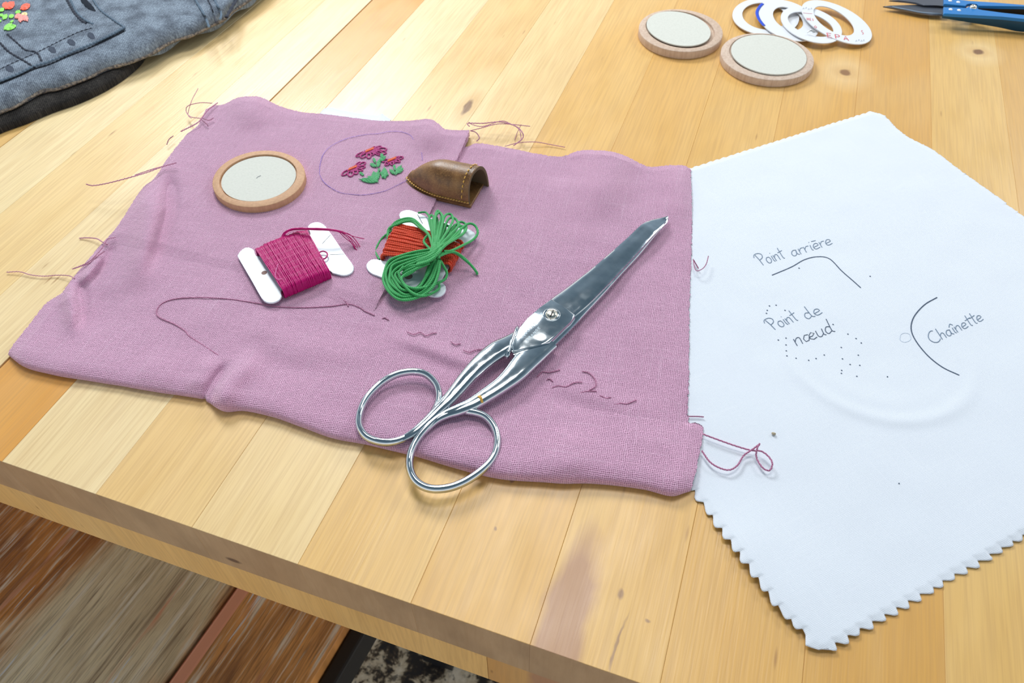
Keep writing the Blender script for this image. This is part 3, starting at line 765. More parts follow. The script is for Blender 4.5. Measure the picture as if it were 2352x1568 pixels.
# white lining peeping out at the far edge
lin = smooth(P2([(735, 262), (745, 251), (760, 248), (775, 252), (800, 257), (840, 264), (866, 266), (878, 262), (884, 267), (898, 276)], .001), 40)
lin2 = lin + [0, -.012]
g = np.stack([np.c_[lin2, np.full(40, TOP + .0012)], np.c_[lin, np.full(40, TOP + .0014)], np.c_[lin, np.full(40, TOP + .0004)]])
MB().grid(g, g[..., :2], True).build('white_lining', M_WHITE, pink)['label'] = 'white lining edge behind the pink flap'

def thread(pts, r, mat, name='frayed_thread', n=60, lifts=None, parent=pink, surf='pink', crimp=.00012, sides=5):
    """a loose thread; pts px with optional height above the table (m)"""
    a = np.array([(p[0], p[1]) for p in pts], float); hs = np.array([p[2] if len(p) > 2 else -1 for p in pts])
    if surf == 'pink' and (hs < 0).all():
        q = on_pink(a.tolist(), n, r * 1.1)
    else:
        hs = np.where(hs < 0, r * 1.2, hs); q = smooth(P(a[:, 0], a[:, 1], hs), n)
    s = np.arange(n); q[:, 2] += crimp * np.sin(s * 2.4); q[:, 0] += crimp * np.cos(s * 2.4) * .8
    o = MB().tube(q, r, sides).build(name, mat, parent); return o
T = .0032
fr_px = [
 ([(455, 203, .006), (440, 232, .007), (432, 262, .003), (440, 272, .004)], .00022), ([(487, 237, .004), (460, 236, .005), (432, 243, .006), (428, 256, .004), (438, 268, .005), (462, 272, .005)], .00028),
 ([(500, 236, .005), (478, 252, .006), (464, 270, .006), (452, 283, .006), (415, 302, .005)], .0004), ([(466, 272, .006), (480, 276, .006), (490, 271, .006)], .0003), ([(463, 275, .006), (474, 284, .006), (478, 290, .005)], .0003),
 ([(398, 312, .003), (388, 320, .003), (383, 332, .002)], .00028),
 ([(405, 374, .0075), (375, 382, .007), (340, 395, .008), (300, 407, .011), (250, 420, .010), (215, 426, .008), (198, 423, .009)], .00034), ([(380, 380, .006), (345, 390, .008), (310, 402, .009)], .00026),
 ([(298, 502, .003), (315, 508, .004), (335, 504, .006), (360, 508, .005)], .00034),
 ([(182, 547, .0005), (200, 546, .001), (222, 548, .002), (236, 556, .003), (247, 562, .003)], .00032), ([(265, 545, .0045), (246, 550, .0045), (236, 568, .004), (205, 600, .004), (166, 618, .003)], .00026), ([(240, 577, .005), (222, 590, .0045), (205, 604, .004), (168, 617, .004)], .00030),
 ([(15, 625, .0008), (45, 624, .0012), (70, 631, .001), (100, 634, .001), (130, 632, .001), (158, 633, .002), (172, 640, .003)], .00026),
 ([(1078, 290, .005), (1075, 283, .005), (1110, 283, .006), (1150, 280, .007), (1185, 290, .007), (1200, 305, .006), (1200, 318, .004), (1180, 334, .003)], .00036),
 ([(1080, 300, .004), (1105, 294, .006), (1140, 285, .007), (1170, 285, .006), (1218, 290, .005)], .00028), ([(1076, 280, .006), (1085, 286, .005), (1110, 290, .006), (1150, 278, .007), (1170, 283, .005), (1192, 297, .005), (1198, 322, .003)], .00028),
 ([(1080, 300, .004), (1093, 304, .004), (1101, 316, .003), (1095, 324, .003)], .00032), ([(1160, 336, .003), (1190, 328, .002), (1230, 326, .002), (1265, 332, .001), (1298, 338, .001)], .00026), ([(1197, 286, .004), (1188, 305, .0008), (1182, 322, .0006)], .0002),
 ([(1592, 595, .003), (1598, 620, .004), (1612, 618, .005), (1622, 606, .005), (1627, 588, .005)], .00024), ([(1593, 597, .003), (1604, 616, .003)], .0003),
 ([(1582, 956, .002), (1600, 956, .002), (1616, 957, .002)], .00028),
 ([(1615, 997, .003), (1650, 1010, .003), (1690, 1024, .003), (1725, 1034, .003), (1748, 1036, .004), (1765, 1048, .004), (1774, 1064, .004), (1768, 1080, .003), (1752, 1074, .003), (1738, 1052, .003), (1738, 1032, .005), (1745, 1018, .006)], .00040),
 ([(1612, 1035, .003), (1630, 1060, .003), (1652, 1074, .003), (1675, 1079, .003), (1694, 1068, .003), (1708, 1046, .003), (1728, 1032, .004), (1744, 1020, .005)], .00040)]
for i, (p, r) in enumerate(fr_px):
    thread(p, r * .88, M_PTH if i < 13 else M_PTHD if i > 18 else M_PTH, 'frayed_thread', 70, surf='abs')
# long pulled thread looping on the cloth and short pulled stitches
thread([(860, 724), (838, 714), (826, 706), (800, 698), (760, 703), (700, 706), (640, 704), (590, 696), (530, 687), (470, 683), (410, 685), (375, 695), (360, 712), (365, 728), (400, 744), (425, 760), (435, 772), (470, 795), (505, 818), (520, 826)], .00026, M_PTHD, 'pulled_thread', 200, crimp=.00004)
thread([(800, 703), (795, 694), (780, 683)], .0003, M_PTHD, 'pulled_thread', 20)
for p in ([(935, 762), (950, 768), (965, 763), (978, 771), (990, 766), (1003, 764)], [(1036, 785), (1046, 791), (1058, 789)], [(1064, 804), (1078, 809), (1090, 804), (1108, 802)], [(1234, 865), (1246, 854), (1262, 855), (1286, 849)], [(1268, 890), (1282, 886), (1300, 888), (1318, 879), (1337, 877)], [(1336, 852), (1352, 856), (1366, 870), (1368, 886), (1352, 897)],
          [(1325, 905), (1345, 899), (1370, 898)], [(1410, 930), (1426, 926), (1440, 927), (1462, 918)], [(1378, 908), (1392, 914), (1403, 912)], [(1118, 798), (1130, 806), (1140, 805)], [(1270, 876), (1262, 870), (1256, 872)], [(893, 735), (884, 730), (878, 731)]):
    thread(p, .00024, M_PTHD, 'pulled_thread', 24, crimp=.00008)

# purple marker circle round the embroidery
k2 = 5.8725
circ = [(1180, 650), (1100, 690), (1000, 740), (850, 810), (700, 845), (550, 865), (400, 858), (250, 835), (120, 770), (20, 690), (-30, 600), (-35, 540), (-25, 440), (20, 310), (130, 200), (350, 100), (600, 50), (750, 40), (900, 10), (1050, 12), (1180, 55), (1240, 130), (1300, 200), (1340, 290), (1350, 400)]
q = on_pink(crop(circ, 740, 300, k2), 160, .00034)
rr = 0.00020 * (0.65 + 0.5 * np.abs(np.sin(np.arange(160) * .9) * np.cos(np.arange(160) * .13)))
MB().tube(q, rr, 5, .4).build('purple_circle', M_PURPLE, pink)['label'] = 'purple marker circle around the flowers'

def satin(mb, base, tip, width, n, r, surf, kk, dz=0.0003, ox=740, oy=300):
    """leaf or petal of side-by-side stitches from base to tip (crop px)"""
    b = np.array(base, float); t = np.array(tip, float); d = t - b; nrm = np.array([-d[1], d[0]]) / np.linalg.norm(d)
    for i in range(n):
        s = (i / (n - 1) - .5) * 2 if n > 1 else 0
        mid = b + d * .5 + nrm * width * s; j = rng.uniform(-.06, .06)
        pts = [b + d * (.02 + j + .1 * abs(s)), b + d * .25 + nrm * width * s * .75, mid, b + d * .78 + nrm * width * s * .6, t - d * (.03 + j + .16 * abs(s))]
        q = surf(crop(pts, ox, oy, kk), 9, dz + r * (1 - .4 * abs(s)))
        mb.tube(q, np.array([.5, 1, 1, 1, 1, 1, 1, 1, .5]) * r, 5, .7)
def loop_petal(mb, base, tip, width, r, surf, kk):
    b = np.array(base, float); t = np.array(tip, float); d = t - b; nrm = np.array([-d[1], d[0]]) / np.linalg.norm(d)
    pts = [b, b + d * .35 + nrm * width, b + d * .8 + nrm * width * .95, t, b + d * .8 - nrm * width * .95, b + d * .35 - nrm * width, b]
    mb.tube(surf(crop(pts, 740, 300, kk), 26, r), r, 6, .8)
mag = MB(); org = MB(); gr = MB()
R_ = .00042
for (c, tips) in (((640, 262), [(455, 345, 16), (520, 360, 26), (625, 372, 24), (690, 325, 20), (730, 285, 26), (770, 235, 16), (820, 320, 24), (865, 300, 22), (870, 250, 22), (800, 215, 14), (720, 220, 12), (560, 300, 14)]),
                  ((410, 505), [(265, 598, 20), (370, 615, 32), (470, 580, 24), (545, 535, 14), (580, 485, 16), (585, 430, 18), (520, 425, 14), (350, 545, 14), (455, 540, 10)]),
                  ((940, 390), [(810, 412, 14), (850, 462, 20), (945, 462, 18), (1000, 420, 16), (1050, 415, 14), (1092, 358, 16), (1040, 355, 12), (880, 430, 14), (900, 400, 8)])):
    for (tx, ty, w) in tips: loop_petal(mag, ((c[0] * .75 + tx * .25), c[1] * .75 + ty * .25), (tx, ty), w, R_, on_pink, k2)
    for (tx, ty, w) in tips: satin(mag, c, (c[0] * .45 + tx * .55, c[1] * .45 + ty * .55), 12, 3, R_ * .8, on_pink, k2)
    for j in range(7):
        x = c[0] - 45 + j * 15; y = c[1] - (j - 3) * 6 - 6
        org.tube(on_pink(crop([(x - 8, y + 16), (x, y), (x + 8, y - 12)], 740, 300, k2), 6, .0009), .0004, 5)
for b, t, w, n in (((760, 690), (490, 650), 26, 6), ((600, 610), (770, 700), 22, 5), ((690, 545), (740, 700), 38, 8), ((760, 530), (730, 690), 22, 5), ((835, 490), (850, 655), 30, 7), ((900, 600), (770, 560), 30, 6), ((880, 560), (800, 640), 26, 5),
                   ((985, 590), (905, 515), 16, 4), ((990, 595), (1070, 460), 22, 6), ((1010, 575), (1095, 500), 18, 4), ((965, 440), (990, 560), 8, 2), ((500, 555), (570, 610), 8, 2), ((640, 440), (740, 490), 16, 4), ((690, 360), (720, 440), 10, 3),
                   ((860, 345), (760, 420), 22, 5), ((800, 300), (810, 370), 14, 3), ((770, 385), (750, 500), 18, 4), ((770, 500), (765, 560), 8, 2)):
    satin(gr, b, t, w, n, R_, on_pink, k2)
gr.build('embroidered_leaves', M_STG, pink)['label'] = 'green embroidered leaves'
fo = mag.build('embroidered_flowers', M_STM, pink); fo['label'] = 'magenta embroidered flowers'
org.build('flower_centres', M_STO, fo)['label'] = 'orange stitched flower centres'

# ================================================================== wooden discs with card inserts
def fit_ellipse(pts):
    p = np.array(pts); c = p.mean(0); q = (p - c) / .02
    A = np.c_[q[:, 0]**2, q[:, 0] * q[:, 1], q[:, 1]**2, q[:, 0], q[:, 1]]
    s = np.linalg.lstsq(A, np.ones(len(q)), rcond=None)[0]
    M_ = np.array([[s[0], s[1] / 2], [s[1] / 2, s[2]]]); cc = -np.linalg.solve(2 * M_, s[3:])
    k = 1 + cc @ M_ @ cc; w, V = np.linalg.eigh(M_ / k)
    return c + cc * .02, .02 / np.sqrt(w), V
def disc(name, label, rim, inner, hz, thk, base_h, card_h, tone, k, ox, oy, rec=True, card_pts=None):
    c, ab, V = fit_ellipse(P2(crop(rim, ox, oy, k), hz))
    ci, abi, Vi = fit_ellipse(P2(crop(inner, ox, oy, k), hz))
    t = thing(name, label, 'disc', (c[0], c[1], TOP + base_h), 'round wooden hoop frames')
    th = np.linspace(0, 2 * np.pi, 73)
    E = lambda c_, ab_, V_, s: c_ + (np.stack([ab_[0] * s * np.cos(th), ab_[1] * s * np.sin(th)], 1)) @ V_.T
    # align both ellipses by using direction angles
    def ring(c_, ab_, V_, s=0.0):
        d = np.stack([np.cos(th), np.sin(th)], 1); q = d @ V_; r = 1 / np.sqrt((q[:, 0] / ab_[0])**2 + (q[:, 1] / ab_[1])**2)
        return c_ + d * (r + s)[:, None]
    R = lambda s, z, inn=False: np.c_[ring(*( (ci, abi, Vi) if inn else (c, ab, V)), s), np.full(73, TOP + z)]
    z0, z1 = base_h, base_h + thk; rz = z1 - card_h
    prof = [R(-.0004, z0), R(-.0001, z0 + .0003), R(0, z0 + .0006), R(0, z1 - .0003), R(-.0001, z1 - .0001), R(-.0003, z1), R(.0002, z1, True), R(.0001, z1 - .0002, True), R(0, z1 - .0005, True), R(0, rz - .0004, True)]
    bot = np.c_[np.tile(ci, (73, 1)), np.full(73, TOP + rz - .0004)]; prof.append(bot)
    o = MB().grid(np.stack(prof), None, False).build('wooden_rim', M_DISC, t); o.color = (*srgb(*tone), 1)
    me = o.data
    o.modifiers.new('es', 'EDGE_SPLIT').split_angle = math.radians(50)
    return t, (ci, abi, Vi, z1)
kA = 2349 / 400
rimA = [(160, 650), (200, 520), (300, 400), (500, 280), (700, 225), (900, 205), (1100, 230), (1300, 330), (1400, 470), (1415, 600), (1300, 760), (1100, 880), (900, 945), (600, 975), (400, 925), (250, 830)]
inA = [(262, 600), (330, 480), (500, 345), (700, 285), (900, 262), (1080, 290), (1220, 370), (1295, 480), (1300, 580), (1220, 700), (1050, 800), (850, 875), (650, 898), (480, 870), (330, 775)]
tA, iA = disc('wooden_disc', 'small round wooden frame holding pale card, lying on the pink cloth', rimA, inA, .0076, .005, .0026, .0009, (214, 172, 134), kA, 460, 310)
kB = 2352 / 450
rimB = [(135, 330), (220, 210), (350, 140), (600, 105), (850, 150), (1050, 240), (1150, 350), (1140, 450), (1050, 540), (800, 620), (560, 610), (350, 550), (200, 450)]
inB = [(225, 330), (260, 230), (400, 150), (600, 135), (800, 170), (980, 270), (1050, 380), (1030, 460), (950, 530), (800, 575), (600, 565), (400, 500), (270, 400)]
tB, iB = disc('wooden_disc', 'pale wooden disc on bare table, card insert askew in its recess, left of the pair', rimB, inB, .0052, .0052, 0.0, .001, (222, 200, 180), kB, 1440, 0)
rimC = [(1110, 620), (1180, 520), (1350, 430), (1650, 395), (1900, 440), (2100, 540), (2230, 680), (2250, 780), (2150, 880), (2000, 940), (1750, 965), (1500, 920), (1250, 800)]
inC = [(1225, 620), (1300, 500), (1450, 425), (1650, 405), (1850, 440), (2050, 540), (2150, 680), (2150, 760), (2050, 850), (1850, 900), (1600, 880), (1400, 810), (1280, 730)]
tC, iC = disc('wooden_disc', 'pale wooden disc on bare table, card filling its recess, touching the white paper rings', rimC, inC, .0048, .0048, 0.0, .0006, (224, 204, 186), kB, 1440, 0)
def card(parent, pts, hs, k, ox, oy, lo=.0007):
    c, ab, V = fit_ellipse(P2(crop(pts, ox, oy, k), float(np.mean(hs))))
    th = np.linspace(0, 2 * np.pi, 61)[:-1]; e_ = c + np.stack([ab[0] * np.cos(th), ab[1] * np.sin(th)], 1) @ V.T
    z0, z1 = hs; sl = (e_[:, 1] - e_[:, 1].min()) / (np.ptp(e_[:, 1]))   # tilted: near edge height z0, far edge z1
    up = np.c_[e_, TOP + z0 + (z1 - z0) * sl]; dn = up - [0, 0, lo]
    mb = MB(); mb.add(up, [tuple(range(60))] if np.cross(up[1] - up[0], up[2] - up[1])[2] > 0 else [tuple(range(60))[::-1]])
    mb.grid(np.stack([np.vstack([up, up[:1]]), np.vstack([dn, dn[:1]])])); mb.add(dn, [tuple(range(60))])
    return mb.build('card_insert', M_CARD, parent, False)
card(tA, [(290, 600), (360, 490), (520, 365), (700, 305), (900, 285), (1060, 310), (1200, 385), (1288, 490), (1298, 585), (1220, 700), (1050, 800), (850, 875), (650, 898), (480, 868), (345, 775)], (.0070, .0070), kA, 460, 310)
q = P(590, 405, .0072)
MB().tube(np.array([P(589, 409, .00715), P(592, 406, .00715), P(599, 403, .00715)]), .0001, 4).build('pen_mark', M_INKD, tA)
card(tB, [(230, 300), (300, 190), (450, 135), (600, 130), (750, 165), (900, 240), (990, 340), (1000, 430), (930, 510), (800, 552), (650, 552), (450, 505), (300, 410)], (.0063, .0055), kB, 1440, 0)
card(tC, [(1250, 600), (1300, 500), (1450, 425), (1650, 408), (1850, 440), (2050, 540), (2150, 670), (2150, 760), (2050, 850), (1850, 897), (1600, 870), (1400, 800), (1290, 700)], (.0058, .0050), kB, 1440, 0)

# ================================================================== bobbins
k3 = 6.909
def rounded(pts, n=90, closed=True):
    p = [tuple(q) for q in pts]; p = p + p[:1]
    return smooth(P2(p, 0)[:, :2] if False else np.array(p), n)[:-1]
def px_outline(pts, ox, oy, k, h, n=110):
    c = crop(list(pts) + [pts[0]], ox, oy, k); return smooth(np.array([(a, b) for a, b in c]), n)[:-1]
def plate(name, pts, ox, oy, k, h, thk, mat, parent, hole=None):
    o2 = px_outline(pts, ox, oy, k, h); pl = P(o2[:, 0], o2[:, 1], h)
    v, f = prism(pl[:, :2], h - thk, h, thk * .3, 2); return MB().add(v, f).build(name, mat, parent, False)
def wraps(mb, A0, A1, B0, B1, n, zlo, zhi, r, jit=.0002, bulge=.3, ends=12):
    """thread wound n times round a flat core; A0->A1 is one side, B0->B1 the other (plan points at mid height)"""
    for i in range(n):
        s = (i + .5) / n + rng.uniform(-.25, .25) / n
        a = A0 + (A1 - A0) * s; s2 = min(max(s + rng.uniform(-.5, .5) / n, 0), 1); b = B0 + (B1 - B0) * s2
        d = b - a; d /= np.linalg.norm(d); pts = []
        hi = zhi + rng.uniform(-.5, .5) * jit + .0004 * math.sin(math.pi * s) * bulge; e_ = rng.uniform(-.5, 1) * jit * 1.2
        hm = (zlo + hi) / 2; R = (hi - zlo) / 2
        for t in np.linspace(-math.pi / 2, math.pi / 2, ends): pts.append([*(b + d * (R * .55 * math.cos(t) + e_)), TOP + hm + R * math.sin(t)])
        for t in np.linspace(.12, .88, 7):
            m_ = b + (a - b) * t + np.array([-d[1], d[0]]) * rng.normal(0, jit * .35); pts.append([*m_, TOP + hi + .0003 * math.sin(math.pi * t)])
        for t in np.linspace(math.pi / 2, 3 * math.pi / 2, ends): pts.append([*(a + d * (R * .55 * math.cos(t) - e_)), TOP + hm + R * math.sin(t)])
        pts.append(pts[0]); mb.tube(np.array(pts), r, 6, cap=False, frame=(-d[1], d[0], 0.02))
magb = thing('thread_bobbin', 'white card bobbin wound with magenta embroidery floss, below the wooden disc', 'bobbin', tuple(P(680, 605, .0026)), 'embroidery floss bobbins')
hA = .0052
outl = [(172, 740), (215, 670), (300, 608), (380, 612), (440, 650), (500, 760), (900, 640), (1330, 420), (1285, 300), (1330, 230), (1450, 203), (1550, 245), (1600, 320), (1680, 420), (1870, 700), (1960, 820), (2018, 900), (2010, 985), (1930, 1040), (1820, 1048), (1740, 1010), (1690, 1022), (1630, 960), (1450, 1000), (900, 1240), (880, 1375), (830, 1445), (740, 1483), (650, 1480), (570, 1425), (400, 1130)]
plate('bobbin_card', outl, 520, 480, k3, hA, .0009, M_PLAST, magb)
c3 = lambda x, y, h: P(520 + x / k3, 480 + y / k3, h)[:2]
mb = MB(); zl, zh = .0030, .0082; zm = (zl + zh) / 2
wraps(mb, c3(465, 645, zh), c3(1275, 330, zh), c3(905, 1345, zm - .0005), c3(1650, 1035, zm - .0005), 62, zl, zh, .00034)
wraps(mb, c3(600, 585, zh), c3(1150, 375, zh), c3(1000, 1290, zm), c3(1560, 1060, zm), 34, zl + .0002, zh + .0005, .00034)
mb.build('wound_floss', M_MAG, magb)
mb = MB()
def mt(pts, r, n=40): 
    a = np.array([(520 + x / k3, 480 + y / k3, h) for x, y, h in pts]); return mb.tube(smooth(P(a[:, 0], a[:, 1], a[:, 2]), n), r, 6)
mt([(880, 450, .0080), (920, 380, .0095), (1020, 325, .0105), (1150, 308, .011), (1300, 310, .0115), (1500, 312, .012), (1680, 330, .0115), (1850, 365, .010)], .00045)
mt([(870, 470, .0080), (940, 395, .0095), (1050, 335, .0100), (1200, 318, .0105), (1400, 325, .0112), (1600, 332, .0112), (1750, 350, .0105), (1840, 375, .010)], .00040)
for e_ in ([(1850, 365, .010), (1930, 400, .009), (2020, 435, .007), (2190, 472, .006)], [(1840, 360, .010), (1950, 400, .008), (2040, 480, .006), (2120, 595, .005)], [(1840, 375, .010), (1950, 440, .008), (2030, 520, .006), (2085, 605, .005)],
           [(1820, 370, .010), (1930, 460, .008), (2000, 560, .006), (2085, 670, .004)], [(1800, 375, .010), (1900, 470, .007), (1990, 540, .006), (2020, 600, .005), (2050, 655, .004)], [(1860, 375, .010), (1960, 460, .008), (2010, 540, .006), (2045, 600, .005)]): mt(e_, .0002, 16)
mt([(1470, 690, .0062), (1530, 668, .0065), (1590, 690, .0065), (1600, 740, .0065), (1555, 790, .0062), (1500, 770, .0062)], .00035, 24)
mb.build('loose_floss_end', M_MAG, magb)
mb = MB(); mt([(945, 405, .0098), (1010, 365, .0102), (1100, 345, .0104), (1250, 338, .0106)], .0003, 20); mb.build('pale_strand', plain('pale_pink_strand', srgb(232, 160, 196), .5), magb)
for a, b in (((1655, 405), (1520, 550)), ((1870, 716), (1645, 722))):
    MB().tube(np.array([P(520 + a[0] / k3, 480 + a[1] / k3, hA + .00003), P(520 + b[0] / k3, 480 + b[1] / k3, hA + .00003)]), .00013, 4, .3).build('card_slit', plain('slit_shadow_line', srgb(120, 130, 134), .8), magb)
mb = MB(); mt([(822, 870, .0092), (795, 950, .0098), (775, 1040, .0095), (800, 1110, .0092), (870, 1105, .0092)], .00013, 20); mb.build('lint_hair', plain('pale_lint', srgb(226, 140, 190), .8), magb)

orb = thing('thread_bobbin', 'white card bobbin wound with orange-red floss, mostly covered by the green skein', 'bobbin', tuple(P(965, 590, .0026)), 'embroidery floss bobbins')
ol = [(665, 160), (700, 105), (820, 78), (940, 120), (1130, 200), (1500, 310), (1800, 400), (1880, 470), (1850, 560), (1700, 610), (1560, 590), (1500, 900), (1330, 1200), (1400, 1270), (1405, 1370), (1340, 1440), (1240, 1458), (1100, 1420), (800, 1310), (400, 1150), (220, 1080), (155, 1010), (150, 940), (220, 870), (330, 862), (480, 880), (640, 500), (700, 280)]
plate('bobbin_card', ol, 820, 470, k3, hA, .0009, M_PLAST, orb)
c4 = lambda x, y, h: P(820 + x / k3, 470 + y / k3, h)[:2]
mb = MB(); zl, zh = .0030, .0080; zm = (zl + zh) / 2
wraps(mb, c4(690, 330, zm + .001), c4(430, 850, zm + .001), c4(1640, 610, zm), c4(1430, 1010, zm), 15, zl, zh, .00062, .0004)
wraps(mb, c4(640, 400, zm + .001), c4(480, 760, zm + .001), c4(1600, 680, zm), c4(1450, 960, zm), 12, zl, zh + .0007, .00062, .0005)
mb.build('wound_floss', M_ORG, orb)
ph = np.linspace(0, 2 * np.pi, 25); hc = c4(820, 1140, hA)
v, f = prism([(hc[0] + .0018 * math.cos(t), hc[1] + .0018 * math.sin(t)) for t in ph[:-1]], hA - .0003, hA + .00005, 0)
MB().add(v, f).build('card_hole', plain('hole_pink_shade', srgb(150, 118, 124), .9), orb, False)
MB().tube(np.array([P(820 + 960 / k3, 470 + 155 / k3, hA + .00003), P(820 + 1040 / k3, 470 + 300 / k3, hA + .00003)]), .00016, 4, .3).build('card_slit', plain('slit_line', srgb(90, 96, 100), .8), orb)
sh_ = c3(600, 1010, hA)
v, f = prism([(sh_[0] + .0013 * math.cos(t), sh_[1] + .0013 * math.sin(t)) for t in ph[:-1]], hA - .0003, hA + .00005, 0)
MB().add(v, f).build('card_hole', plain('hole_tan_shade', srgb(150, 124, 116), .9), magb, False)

# green skein
mb = MB()
def gt(pts, r=.00062, n=70, j=7.0, closed=False):
    a = np.array([(x + rng.uniform(-j, j), y + rng.uniform(-j, j), h + rng.uniform(-.0003, .0003)) for x, y, h in pts])
    return mb.tube(smooth(P(820 + a[:, 0] / k3, 470 + a[:, 1] / k3, a[:, 2]), n), r, 7)
K = (1230, 800)
low = [  # lower loop strands: from the knot round anticlockwise and back; scale s inner->outer
    [(1330, 690), (1000, 745), (720, 800), (520, 900), (430, 1060), (420, 1200), (490, 1380), (640, 1500), (820, 1510), (1020, 1440), (1200, 1300), (1290, 1100), (1330, 900)],
    [(1330, 720), (1050, 790), (760, 860), (560, 960), (480, 1090), (490, 1230), (590, 1370), (760, 1450), (930, 1430), (1080, 1340), (1200, 1180), (1250, 1000), (1290, 860)],
    [(1340, 750), (1080, 830), (800, 900), (620, 1000), (560, 1110), (600, 1230), (700, 1330), (840, 1370), (980, 1330), (1080, 1220), (1160, 1080), (1210, 940), (1240, 850)],
    [(1350, 770), (1130, 870), (860, 960), (700, 1040), (640, 1120), (680, 1200), (780, 1290), (900, 1330), (1000, 1280), (1060, 1170), (1120, 1050), (1180, 920), (1240, 820)]]
for g_ in range(14):
    s = g_ / 13 * 3; i = min(int(s), 2); t = s - i
    a, b = np.array(low[i], float), np.array(low[i + 1], float); q = a * (1 - t) + b * t
    hts = [.0135, .0125, .0115, .010, .0090, .0085, .0080, .0075, .0075, .008, .0095, .011, .013]
    gt([(x, y, hh - .0018 * (g_ % 3) / 2) for (x, y), hh in zip(q, hts)], j=15)
# strands that close the ring on its inner side and the outlier low right
gt([(1330, 900, .0125), (1380, 980, .0105), (1430, 1080, .0085), (1400, 1170, .0075), (1290, 1240, .0075), (1150, 1290, .0085), (960, 1330, .009), (800, 1300, .009), (700, 1200, .0095), (660, 1080, .0105), (740, 980, .0115)], j=5)
gt([(1300, 1250, .007), (1300, 1330, .0065), (1200, 1400, .007), (1080, 1450, .008), (950, 1430, .0085), (800, 1330, .009), (700, 1180, .0100), (760, 1110, .0105), (900, 1040, .0115), (1150, 930, .0125)], j=5)
for (x0, y0) in ((700, 1150), (720, 1090), (720, 1040)): gt([(x0, y0, .0095), (860, y0 - 70, .0110), (1050, 940, .0125), (1250, 850, .0135)], j=8)
# upper left arm
for d_ in range(3):
    gt([(1250, 760, .0145), (1190, 620, .0138), (1130, 480 - 8 * d_, .0125), (1000, 310 + 25 * d_, .0105), (880, 230 + 25 * d_, .010), (760, 225 + 22 * d_, .0095), (620, 285 + 20 * d_, .0085), (510, 390, .006), (490, 500, .0055), (510, 590, .005)], j=8)
gt([(690, 290, .0075), (560, 400, .006), (400, 530, .0045), (320, 650, .0040), (300, 760, .0040), (360, 865, .0055)], .0005, j=3)
gt([(1250, 800, .0135), (1110, 650, .012), (1060, 590, .0115), (1090, 520, .012), (1130, 480, .0125)], j=3)
# fan of upper loops
for tx, ty, w in ((1190, 170, 40), (1240, 190, 30), (1290, 100, 45), (1310, 130, 60), (1490, 150, 70), (1560, 220, 90), (1640, 330, 70), (1700, 360, 60), (1720, 300, 90), (1450, 330, 60), (1380, 300, 40)):
    c = np.array([1240., 760.]); t = np.array([tx, ty], float); d = t - c; nr = np.array([-d[1], d[0]]) / np.linalg.norm(d)
    hh = rng.uniform(.0085, .0125)
    gt([(1200 + rng.uniform(-40, 60), 840, .0135), (*(c + d * .3 + nr * w * .3), .0145), (*(c + d * .62 + nr * w * .8), hh + .002), (*(c + d * .88 + nr * w), hh), (*(t), hh - .0015), (*(c + d * .9 - nr * w), hh), (*(c + d * .6 - nr * w * .7), hh + .0015), (*(c + d * .3 - nr * w * .2), .0135), (1270 + rng.uniform(-40, 40), 850, .0135)], j=8)
gt([(1380, 740, .0135), (1500, 730, .0125), (1680, 640, .0095), (1830, 560, .0080), (1910, 470, .0075), (1900, 370, .008), (1830, 305, .0085), (1740, 310, .009), (1600, 430, .0105), (1480, 560, .0125), (1330, 700, .0145), (1200, 830, .0135)], j=3)
gt([(1300, 820, .0135), (1450, 760, .0125), (1570, 760, .011), (1700, 850, .0085), (1810, 960, .0060), (1890, 1060, .0040), (1912, 1110, .0032)], j=2)
gt([(1310, 790, .0130), (1450, 745, .0120), (1580, 775, .0105), (1720, 880, .0080), (1830, 980, .0055), (1895, 1070, .0038)], j=2)
gt([(1150, 200, .0085), (1100, 130, .0070), (1040, 118, .0068), (965, 130, .0065)], .0005, j=2)
for d_ in range(8):
    gt([(1170 + 12 * d_, 230 + 10 * d_, .010), (1190 + 14 * d_, 400, .0125), (1200 + 14 * d_, 560, .014), (1190 + 16 * d_, 700, .0148), (1130 + 14 * d_, 860, .0138)], j=14)
for d_ in range(7):
    gt([(1480 - 20 * d_, 430 + 26 * d_, .0118), (1400 - 14 * d_, 560 + 20 * d_, .0135), (1300, 680 + 16 * d_, .0150), (1150, 780 + 20 * d_, .0145), (950, 850 + 18 * d_, .0125)], j=12)
gs = mb.build('thread_skein', M_GREEN); rebase(gs, P(985, 590, .0026))
tag(gs, 'looped skein of green embroidery floss tied in the middle, resting on the orange bobbin', 'thread')

# ================================================================== leather thimble
th_loc = P(1010, 425, .0026)
thm = thing('leather_thimble', 'brown leather thimble with yellow stitched seam, lying beside the embroidered flowers', 'thimble', tuple(th_loc))
tipc = P(1145 / k2 + 740, 640 / k2 + 300, .004)[:2]; fo_ = P(740 + 2005 / k2, 300 + 1030 / k2, .0032)[:2]; bo_ = P(740 + 2225 / k2, 300 + 705 / k2, .004)[:2]
